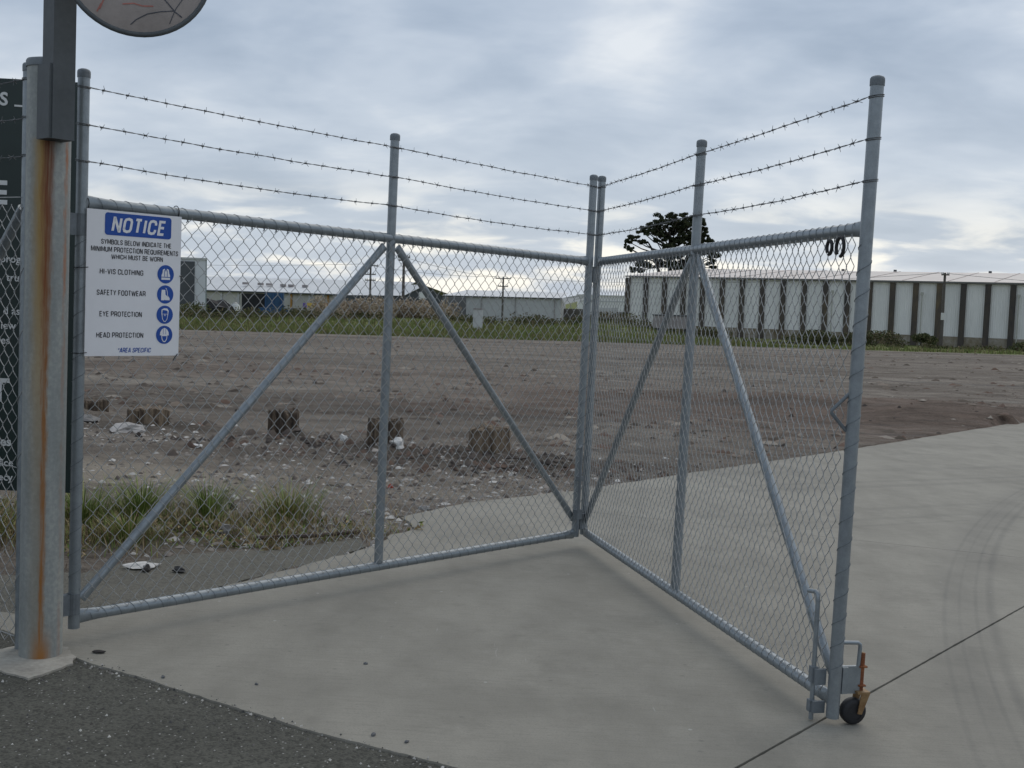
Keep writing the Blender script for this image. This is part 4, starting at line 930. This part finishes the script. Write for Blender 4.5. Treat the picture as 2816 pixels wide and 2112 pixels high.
# ---- long warehouse at right
WO = Vector((14.85, 150, -2.75)); we = Vector((2.24, -1.29, 0)); bay = we.length; wa = math.atan2(we.y, we.x)
wt = thing('warehouse', 'long white warehouse with dark columns and a pinkish roof', 'warehouse', WO, wa)
HW, NB, PL = 7.42, 23, 1.2
pm = MB(); nr = 9
xsq = []
for i in range(nr):
    a = .28+(bay-.56)*i/nr; st = (bay-.56)/nr
    xsq += [(a, .0), (a+st*.62, .0), (a+st*.70, -.03), (a+st*.92, -.03)]
xsq.append((bay-.28, 0))
for (a, b_) in zip(xsq, xsq[1:]): pm.quad((a[0], a[1], PL), (b_[0], b_[1], PL), (b_[0], b_[1], HW-.22), (a[0], a[1], HW-.22))
proto = pm.build('wall_panel', WHITEP, wt)
cprot = MB().box((0, -.16, HW/2-.13), (.60, .36, HW-.26)).build('column', COLM, wt)
plp = MB().box((bay/2, .10, PL/2), (bay, .3, PL-.004)).build('plinth', PLINTH, wt)
for i in range(NB):
    if i:
        for q in (proto, cprot, plp):
            c = q.copy(); C.objects.link(c); c.parent = wt; c.location = (i*bay, 0, 0)
c = cprot.copy(); C.objects.link(c); c.parent = wt; c.location = (NB*bay, 0, 0)
LW = NB*bay; HB = 23.; RZ = 9.15
MB().quad((-.3, -.45, HW), (LW, -.45, HW), (LW, HB, RZ), (-.3, HB, RZ)).quad((-.3, HB, RZ), (LW, HB, RZ), (LW, 2*HB, HW), (-.3, 2*HB, HW)).build('roof', ROOFP, wt)
MB().box((LW/2-.15, -.42, HW-.09), (LW+.3, .16, .16)).build('gutter', tone('gutter', (.16, .16, .155), .1, scale=.5), wt)
MB().box((LW/2, .25, HW-.2), (LW, .2, .34)).quad((0, .3, 0), (0, 2*HB, 0), (0, 2*HB, HW-.05), (0, HB, RZ-.05), (0, .3, HW-.05)).quad((LW, .3, 0), (LW, .3, HW-.05), (LW, HB, RZ-.05), (LW, 2*HB, HW-.05), (LW, 2*HB, 0)).build('end_wall', WHITEP, wt)
for i in range(1, 12): MB().box((LW*i/12, HB/2-.2, (HW+RZ)/2+.03), (.06, HB+.2, .05), rx=math.atan2(RZ-HW, HB+.45)).build('roof_seam', tone('roof_seam', (.42, .36, .33), .1, scale=.5) if i == 1 else bpy.data.materials['roof_seam'], wt)
for bi in (10.35, 14.3, 18.25): MB().tube([(bi*bay, -.5, .1), (bi*bay, -.5, HW-1.5)], .07, 8).box((bi*bay, -.5, HW-1.45), (.28, .25, .3)).build('downpipe', tone('downpipe', (.40, .40, .36), .1) if bi < 11 else bpy.data.materials['downpipe'], wt)
for px in (22, 29, 41, 46, 52, 56.5): MB().box((px, HB, RZ+.12), (.35, .4, .25)).build('ridge_vent', DKGREY, wt)
# ---- long pale shed, left
def wallbox(t, name, m, a, b, zt0, zt1, zb, th=.3):
    A = Vector((*a, 0)); B = Vector((*b, 0)); n_ = Vector((-(B-A).y, (B-A).x, 0)).normalized()*th
    v = [(A.x, A.y, zb), (B.x, B.y, zb), (B.x, B.y, zt1), (A.x, A.y, zt0)]
    w2 = [(x+n_.x, y+n_.y, z) for x, y, z in v]
    return MB().add(v+w2, [(0, 1, 2, 3), (7, 6, 5, 4), (0, 4, 5, 1), (1, 5, 6, 2), (2, 6, 7, 3), (3, 7, 4, 0)]).build(name, m, t)
sh = thing('long_shed', 'long cream shed with a broad pale roof beyond the yard at left', 'shed', (0, 0, 0))
G0 = -2.85
sa, sb = (-70, 211.5), (-29.8, 192.0)
E0, E1 = .95, .66
wallbox(sh, 'wall', CREAM, sa, sb, E0, E1, G0)
MB().quad((sa[0], sa[1]-.6, E0), (sb[0]+9, 187.0, E1+.3), (-17.6, 203, 3.5), (-62, 224, 3.6)).quad((-62, 224, 3.6), (-17.6, 203, 3.5), (-8, 222, 0), (-50, 244, 0)).build('roof', ROOFW, sh)
MB().tube([(sa[0], sa[1]-.65, E0-.05), (sb[0]+9, 186.95, E1+.22)], .13, 4).build('fascia', DKGREY, sh)
for k in range(9):
    t_ = .28+k*.085; x = sa[0]+(sb[0]-sa[0])*t_; y = sa[1]+(sb[1]-sa[1])*t_
    MB().box((x, y-.15, (G0+.7)/2+.1), (.3, .2, .65-G0), rz=-.45).build('wall_post', ORANGE if k in (6, 8) else GREYW, sh)
for x, z in ((-58.3, 1.95), (-47.8, 2.3), (-45.1, 2.25), (-43.6, 2.22), (-41.1, 2.14), (-39.7, 2.12), (-37.2, 2.1)):
    yy = 211.5+(x+70)*(-19.5/40.2)+6.5; MB().box((x*yy/203, yy, z+.1), (.9, 1.0, .42)).build('roof_vent', PINKGREY, sh)
opn = thing('dark_bay', 'black open bay hung with blue netting in front of the cream shed', 'bay', (0, 0, 0))
MB().box((-42.9, 188.6, -1.05), (4.0, .8, 3.5)).build('dark_curtain', DARK, opn)
MB().box((-39.5, 188.2, -.95), (3.0, 1.0, 3.7)).build('netting', BLUEN, opn)
for x in (-40.8, -39.6, -38.2): MB().box((x, 187.5, -1.0), (.12, .15, 3.6)).build('upright', BLUEB, opn)
t_ = thing('blue_bin', 'long low blue bin below the netting', 'bin', (-38.3, 184, -2.85)); MB().box((0, 0, .9), (5.2, 1.6, .75)).build('body', BLUEB, t_); MB().box((0, 0, 1.3), (5.4, 1.8, .08)).build('rim', BLUEN, t_)
t_ = thing('banner', 'yellow and purple painted banner along the shed wall', 'banner', (-33.1, 189.5, -1.85))
cols = [(.16, .10, .36), (.62, .42, .10), (.70, .50, .16), (.55, .22, .12), (.72, .55, .2), (.6, .35, .2)]
for k in range(6): MB().box((-1.6+k*.66, -.3*k*.0, .85), (.66, .06, .8+.05*(k % 2))).build('painted_panel', tone('banner_%d' % k, cols[k], .1, scale=.9), t_)
# ---- dark barn, pale building, canopy
bn_ = thing('dark_barn', 'dark grey gabled barn with a white gable panel', 'barn', (0, 0, 0))
wallbox(bn_, 'side_wall', DKGREY, (-29.5, 189.6), (-17.0, 178.0), .8, 1.15, G0)
MB().add([(-17, 178, G0), (-11.2, 178, G0), (-11.2, 178, 1.2), (-13.9, 178, 2.75), (-17, 178, 1.15)], [(0, 1, 2, 3, 4)]).build('gable_wall', DKGREY, bn_)
MB().quad((-17.2, 177.7, 1.1), (-13.9, 177.7, 2.85), (-22, 194, 2.95), (-29.5, 189.4, .85)).quad((-13.9, 177.7, 2.85), (-11.0, 177.7, 1.15), (-15, 192, 1.1), (-22, 194, 2.95)).build('roof', ROOFW, bn_)
wallbox(bn_, 'right_wall', DKGREY, (-11.2, 178.0), (-8.0, 190), 1.15, 1.15, G0)
MB().add([(-14.9, 177.9, .62), (-13.1, 177.9, .66), (-14.05, 177.9, 1.95), (-14.9, 177.9, 1.7)], [(0, 1, 2, 3)]).build('gable_panel', WHITEP, bn_)
MB().box((-13.8, 177.85, -1.1), (1.9, .2, 3.3)).build('doorway', DARK, bn_)
MB().box((-16.6, 177.8, -.45), (.8, .15, .65)).build('wall_sign', WHITEP, bn_)
wb = thing('pale_building', 'low pale grey building with a shallow roof and canopy, centre background', 'building', (0, 0, 0))
wallbox(wb, 'wall', GREYW, (-12.5, 200), (7.96, 196), 1.3, 1.4, G0)
for k in (0, .33, .62, .95): MB().box((-12.5+20.4*k, 199.8-4*k, -.75), (.12, .12, 4.1)).build('wall_joint', PINKGREY, wb)
MB().quad((-12.8, 199.6, 1.3), (8.1, 195.6, 1.42), (10, 212, 2.45), (-9, 216, 2.45)).build('roof', ROOFW, wb)
MB().tube([(-12.8, 199.5, 1.24), (8.1, 195.5, 1.36)], .09, 4).build('gutter', DKGREY, wb)
wallbox(wb, 'side_wall', GREYW, (7.96, 196), (9.3, 208), 1.4, 1.4, G0)
MB().add([(8.05, 195.5, 1.44), (13.3, 205.5, 2.5), (13.3, 205.5, 1.45), (8.7, 195.5, .40), (8.05, 195.9, 1.44), (13.3, 205.9, 2.5), (13.3, 205.9, 1.45), (8.7, 195.9, .40)], [(0, 1, 2, 3), (7, 6, 5, 4), (0, 4, 5, 1), (3, 2, 6, 7)]).build('canopy', GREYW, wb)
MB().box((11, 204, -1.6), (5, .5, 2.4)).build('rear_wall', tone('brown_wall', (.13, .12, .11), .1, scale=.5), wb)
# ---- grey cabin behind the notice sign
cb = thing('site_cabin', 'tall pale grey cabin with a dark shuttered front beside the notice sign', 'cabin', (-42.3, 140, -2.75), R(15))
MB().box((0, 1.5, 4.55), (8.6, 3.0, 6.5)).build('body', tone('cabin_paint', (.60, .62, .65), .05, scale=.4), cb)
MB().box((0, 1.5, 7.72), (8.9, 3.3, .22)).build('roof', GREYW, cb)
MB().box((-.35, -.06, 4.7), (6.7, .14, 5.3)).build('shutter', DKGREY, cb)
MB().box((4.36, 1.5, 4.55), (.14, 2.9, 6.3)).build('shaded_side', tone('cabin_side_shade', (.2, .25, .25), .1), cb)  # dark sheet over the right side; the cabin's shade is put into its colour
MB().box((0, 1.5, .65), (8.2, 2.8, 1.3)).build('base', tone('cabin_base', (.13, .15, .17), .15), cb)
# ---- tanks, dark pile, cabinet, beams, block, vehicles
for i, (x, y, s, lab) in enumerate(((-37.8, 150, .5, 'white tank beside the dark heap, left one'), (-36.6, 150, .6, 'white capped tank beside the dark heap, right one'))):
    t_ = thing('storage_tank', lab, 'tank', (x, y, -2.75), 0, 'white tanks by the heap')
    MB().lathe([(s*.9, 0), (s, .1), (s, 1.95), (s*.85, 2.2)], 14).build('body', WHITEP, t_, True); MB().lathe([(s*.5, 0), (s*.5, .16), (s*.2, .2)], 10, (0, 0, 2.2)).build('lid', PALE, t_)
crm = crumpled('scrap_heap', -38.0, 146, 2.3, 'dark heap of scrap in front of the cream shed', 'heap', DARK, .75, 15); crm.location.z = -1.9
t_ = thing('concrete_cabinet', 'small pale concrete cabinet standing alone in the grass bank', 'cabinet', (-2.75, 87, fz(-2.75, 87))); MB().box((0, 0, .75), (.72, .6, 1.5)).build('body', GREYW, t_); MB().box((0, 0, 1.52), (.82, .7, .08)).build('lid', PINKGREY, t_)
t_ = thing('steel_beam_stack', 'rusty brown red beams stacked low in the dry grass', 'beams', (-8.4, 104, fz(-8.4, 104)))
for k in range(3): MB().box((0, k*.25, .75+.16*k), (2.2-.2*k, .22, .3)).build('beam', BROWNRED, t_)
t_ = thing('concrete_block', 'pinkish grey concrete block on legs in front of the warehouse', 'block', (12.6, 91, fz(12.6, 91)-.25))
MB().box((0, 0, 1.15), (2.9, 1.2, 1.0)).build('body', PINKGREY, t_); MB().box((0, 0, 1.68), (3.05, 1.3, .1)).build('lid', DKGREY, t_)
for x in (-1.2, 1.2): MB().box((x, 0, .33), (.3, 1, .66)).build('foot', DKGREY, t_)
fw = thing('distant_building', 'distant white building beyond the fold of the gate', 'building', (27, 300, -3.5)); MB().box((0, 5, 3.2), (20, 10, 5.2)).build('wall', WHITEP, fw); MB().box((0, 5, 5.9), (20.6, 10.6, .3)).build('roof', ROOFW, fw)
MB().box((0, -.05, 4.4), (20.1, .1, .35)).build('band', GREYW, fw)
def truck(x, y, lab, m):
    t_ = thing('parked_truck', lab, 'truck', (x, y, -2.8), .1, 'trucks parked beside the warehouse')
    MB().box((.4, 0, 2.45), (2.6, 1.9, 1.5)).build('box_body', m, t_)
    cab = MB(); cab.add([(-2.0, -.9, .7), (-.95, -.9, .7), (-.95, -.9, 2.6), (-1.6, -.9, 2.6), (-2.0, -.9, 1.7), (-2.0, .9, .7), (-.95, .9, .7), (-.95, .9, 2.6), (-1.6, .9, 2.6), (-2.0, .9, 1.7)],
                        [(0, 1, 2, 3, 4), (9, 8, 7, 6, 5), (0, 5, 6, 1), (1, 6, 7, 2), (2, 7, 8, 3), (3, 8, 9, 4), (4, 9, 5, 0)]); cab.build('cab', m, t_)
    MB().box((-1.45, -.92, 2.1), (.6, .02, .5)).build('cab_window', DARK, t_)
    MB().box((0, 0, .85), (3.6, 1.2, .3)).build('chassis', DARK, t_)
    for wx in (-1.4, 1.1):
        for s in (-1, 1): MB().tube([(wx, s*.95, .45), (wx, s*.7, .45)], .45, 14).build('wheel', BLACK, t_)
truck(11.9, 152, 'pale parked truck seen through the mesh right of the fold', GREYW); truck(16.2, 158, 'parked truck half hidden by the warehouse corner', DKGREY)
# ---- power poles and lines
def pole(x, y, ztop, lab, arms, band=False, tilt=0, base=-2.8):
    t_ = thing('power_pole', lab, 'pole', (x, y, base), 0, 'timber power poles'); H_ = ztop-base
    MB().tube([(0, 0, -.2), (0, 0, H_)], [.17, .12], 10).build('pole', POLE, t_, True)
    for dz, L_ in arms:
        a = MB().box((0, -.12, H_-dz), (L_, .12, .13)).build('crossarm', POLE, t_)
        for k in (-.46, -.28, .28, .46): MB().lathe([(.04, 0), (.06, .05), (.05, .16), (.02, .2)], 8, (k*L_, -.12, H_-dz+.06)).build('insulator', GREYW, t_)
    if band: MB().tube([(0, 0, H_*.40), (0, 0, H_*.49)], .165, 10).build('white_band', POLEW, t_, True)
    return t_
pole(-18.95, 150, 5.2, 'power pole with three crossarms left of the middle gate post', ((.25, 2.0), (1.4, 1.4), (2.15, 1.4)))
pole(-10.72, 110, 5.1, 'slim power pole beside the right brace of the left leaf', ((.15, 1.2), (.45, 1.0)), base=-2.2)
pole(-1.65, 160, 4.2, 'power pole with wide crossarm before the pale building', ((.25, 2.2), (1.35, 1.4)))
pole(44.2, 118, 5.25, 'power pole with a white band in front of the warehouse', ((.2, .8),), True)
LINE = tone('line', (.10, .10, .105), .1)
def line(a, b, sag, lab):
    A = Vector(a); B = Vector(b); mb = MB().tube([A.lerp(B, t)-Vector((0, 0, sag*4*t*(1-t))) for t in np.linspace(0, 1, 17)], .018, 4); tag(mb.build('power_line', LINE, None), lab, 'power line', 'overhead power lines')
line((-75, 158, 4.8), (-19.8, 150, 5.15), .6, 'overhead line crossing the sky left of the three-arm pole')
line((-19.8, 149.9, 5.1), (-2.6, 159.9, 4.15), .4, 'overhead line between the three-arm pole and the wide-arm pole')
line((-10.3, 110, 4.85), (-1.2, 160, 4.15), .4, 'overhead line from the slim pole to the wide-arm pole')
line((-.6, 160, 4.1), (44.0, 118, 5.25), .9, 'overhead line from the wide-arm pole to the white-banded pole')
line((44.5, 118, 5.2), (90, 120, 5.4), .9, 'overhead line running right from the white-banded pole')

# ---- vegetation
def bush(x, y, w_, h, lab, pal, seed, name='bush', cat='bush', size=.11, group=None, n=360):
    rn = random.Random(seed); z = fz(x, y); t = thing(name, lab, cat, (x, y, z), 0, group)
    bl = [(rn.uniform(-.45, .45)*w_, rn.uniform(-.3, .3)*w_, h*rn.uniform(.2, .75), w_*.28, w_*.25, h*.3, n or 160) for _ in range(max(5, int(w_*2.2)))]
    V, F, cc = leafcloud(bl, size, pal, seed); arr_mesh('foliage', V, F, TINT, t, col=cc)
    m = MB()
    for k in range(4): a = rn.uniform(0, 6.28); m.tube([(0, 0, -.1), (math.cos(a)*w_*.2, math.sin(a)*w_*.2, h*.6)], [.05, .02], 5)
    m.build('stem', POLE, t)
BG = [(.07, .085, .032), (.095, .105, .04), (.05, .065, .026), (.125, .115, .055)]
BR = [(.14, .115, .065), (.175, .14, .08), (.10, .088, .05)]
bush(31.5, 117, 6.5, 1.6, 'dark shrubs at the warehouse foot beside the gate end stile', BG+BR[:1], 31)
bush(36.0, 114, 4.5, 1.7, 'brownish shrub at the warehouse foot, middle of three', BG+BR, 32)
bush(40.3, 112.5, 2.2, 1.5, 'round green shrub next to the pale downpipe', BG, 33)
bush(50.5, 110, 4.5, 1.0, 'low green shrub at the right edge under the warehouse', BG, 34)
bush(-34.8, 120, 5, 2.6, 'dark shrub beside the grey cabin', BG, 35)
bush(-5.3, 112, 2.4, 1.6, 'dark round shrub left of the concrete cabinet', BG, 36)
bush(2.6, 112, 5, 2.0, 'brown green shrub in front of the pale building', BG+BR, 37)
bush(8.5, 108, 5.5, 2.2, 'brownish shrub beside the gate fold', BR+BG[:1], 38)
bush(-24.5, 128, 6, 2.3, 'brown green shrub before the cream shed', BG+BR, 39)
bush(18.5, 120, 7, 1.6, 'brown weeds at the left foot of the warehouse', BR+BG, 40)
# rough scrub bank, one mass
bl = []
for _ in range(210):
    x = rng.uniform(-48, 15); y = rng.uniform(92, 118); h = rng.uniform(.3, .85); bl.append((x, y, fz(x, y)+h*.6, rng.uniform(.9, 2.4), 1.2, h, 170))
for _ in range(70):
    x = rng.uniform(14, 62); y = 128-.55*(x-14)*.62-rng.uniform(4, 10); h = rng.uniform(.15, .45); bl.append((x, y, fz(x, y)+h*.5, rng.uniform(.8, 2), 1, h, 140))
V, F, cc = leafcloud(bl, .11, BG+BR+[(.10, .105, .04)], 51); tag(arr_mesh('scrub', V, F, TINT, col=cc), 'rough brown green scrub along the far edge of the yard', 'scrub', kind='stuff')
bl = []
for _ in range(120):
    x = rng.uniform(-17, -5); y = rng.uniform(97, 108); h = rng.uniform(.6, 1.1); bl.append((x, y, fz(x, y)+h*.9, .7, .6, h, 200))
V, F, cc = leafcloud(bl, .10, [(.42, .345, .26), (.48, .40, .31), (.36, .28, .20), (.30, .25, .17)], 52); tag(arr_mesh('dry_pampas', V, F, TINT, col=cc), 'pale dry feathery grass before the dark barn', 'dry grass', kind='stuff')
roots = []
while len(roots) < 30000:
    y = 76.5+abs(rng.normal(0, 9)); x = rng.uniform(-.47*y, .50*y)
    if x > 18 and rng.random() < .85: continue
    roots.append((x, y, .5+.6*rng.random()))
P_ = np.array(roots)
r_ = np.random.default_rng(5); n = len(roots); zz = terrain(P_[:, 0], P_[:, 1])-LEAN*P_[:, 0]; a = r_.random(n)*6.28; hh = .30*P_[:, 2]*(.5+r_.random(n))
wv_ = .06; c0 = np.stack([P_[:, 0], P_[:, 1], zz-.03], 1); wv2 = np.stack([np.cos(a)*wv_, np.sin(a)*wv_, 0*a], 1); tp = c0+np.stack([r_.normal(0, .07, n), r_.normal(0, .07, n), hh], 1)
V = np.stack([c0-wv2, c0+wv2, tp], 1).reshape(-1, 3); F = np.arange(n*3).reshape(-1, 3)
pc = np.array([(.15, .19, .055), (.19, .22, .07), (.12, .145, .045), (.24, .22, .10), (.19, .16, .08)])[r_.integers(0, 5, n)]*(.75+.5*r_.random(n))[:, None]
tag(arr_mesh('far_grass', V, F, TINT, col=pc), 'green grass bank along the far edge of the dirt yard', 'grass', kind='stuff')
# pine behind the warehouse
pt = thing('pine_tree', 'large dark spreading pine tree behind the warehouse', 'tree', (25.5, 195, -3.0))
cl_ = [(900, 170, 190, 80), (1080, 170, 150, 70), (1280, 190, 140, 70), (1440, 200, 120, 80), (620, 290, 110, 60), (760, 240, 110, 60), (400, 450, 90, 50), (300, 560, 110, 55), (150, 620, 60, 40), (165, 740, 60, 50), (220, 800, 50, 30),
       (600, 460, 130, 60), (740, 480, 110, 60), (900, 330, 190, 80), (1120, 320, 150, 70), (1000, 470, 140, 70), (960, 620, 130, 80), (1010, 720, 120, 60), (1240, 510, 110, 70), (1300, 640, 120, 70), (1410, 480, 110, 90), (1400, 340, 130, 70),
       (1680, 380, 40, 25), (1660, 500, 70, 40), (1690, 600, 80, 40), (1760, 640, 90, 30), (1560, 420, 110, 110), (1560, 620, 110, 90), (1560, 250, 100, 70), (420, 1080, 130, 50), (600, 1100, 130, 50), (800, 1050, 140, 60), (300, 1180, 80, 55), (460, 1200, 90, 40),
       (1000, 1080, 130, 70), (1130, 1150, 120, 60), (1260, 1080, 120, 80), (1400, 1000, 120, 90), (1800, 900, 110, 30), (1900, 930, 110, 35), (1830, 1050, 70, 50), (1900, 1150, 60, 35), (880, 900, 130, 80), (1100, 900, 150, 80), (1300, 850, 140, 80), (640, 900, 60, 40), (1600, 850, 130, 90), (1550, 1080, 130, 80), (460, 640, 80, 35), (700, 620, 60, 30), (1180, 420, 110, 60), (860, 440, 110, 70), (1320, 300, 120, 60), (1100, 620, 80, 60), (960, 260, 160, 60), (1200, 260, 130, 60), (1460, 620, 100, 90), (900, 760, 90, 50), (520, 380, 100, 50), (680, 380, 100, 50)]
def tw(X_, Y_):
    xn = 1700+X_/7.373; yn = 580+Y_/7.373; hz = (640+.03*(xn/1.2731-1106))*1.2731
    return (xn-1408)/3137*195-25.9, 4.54+(hz-yn)/3137*195
bl = []; rn = random.Random(5); br = MB()
trx = tw(1000, 1500)[0]
br.tube([(trx+.4, 0, -.3), (trx+.3, 0, 5), (tw(1000, 900)[0], 0, tw(0, 900)[1]), (tw(980, 400)[0], 0, tw(0, 400)[1])], [.6, .5, .38, .15], 10)
br.tube([(trx+.3, .2, 4.5), (tw(780, 1180)[0], .4, tw(0, 1180)[1]), (tw(650, 780)[0], .8, tw(0, 780)[1]), (tw(560, 620)[0], 1, tw(0, 620)[1])], [.35, .28, .2, .1], 8)
br.tube([(trx+.4, -.2, 4.5), (tw(1300, 1000)[0], -.6, tw(0, 1000)[1]), (tw(1500, 500)[0], -1, tw(0, 500)[1])], [.4, .3, .12], 8)
k1 = 195/3137/7.373
for (X_, Y_, rx, rz_) in cl_:
    x, z = tw(X_, Y_); y = rn.uniform(-3.5, 3.5)*(1 if rx > 80 else .4)
    for q in range(11):
        e = rn.uniform(.55, 1.2); bl.append((x+rn.uniform(-1.05, 1.05)*rx*k1, y+rn.uniform(-1.4, 1.4), z+rn.uniform(-1, 1)*rz_*k1, rx*k1*.42*e, .7, rz_*k1*.5*e, 140))
    ax, az = tw(1000+(X_-1000)*.35, min(Y_+250, 1150)); br.tube([(ax, y*.3, az), (ax+(x-ax)*.5, y*.6, az+(z-az)*.35), (x, y, z-.1)], [.14, .10, .05], 5)
V, F, cc = leafcloud(bl, .17, [(.030, .040, .020), (.042, .052, .024), (.022, .030, .018), (.06, .065, .03)], 61); arr_mesh('crown', V, F, TINT, pt, col=cc)
br.build('trunk', tone('pine_bark', (.05, .042, .036), .3, scale=1), pt, True)

# ------------------------------------------------------------------ lean the drive, gate and yard edge as they stand
for o in NEAR: o.matrix_basis = TN @ o.matrix_basis
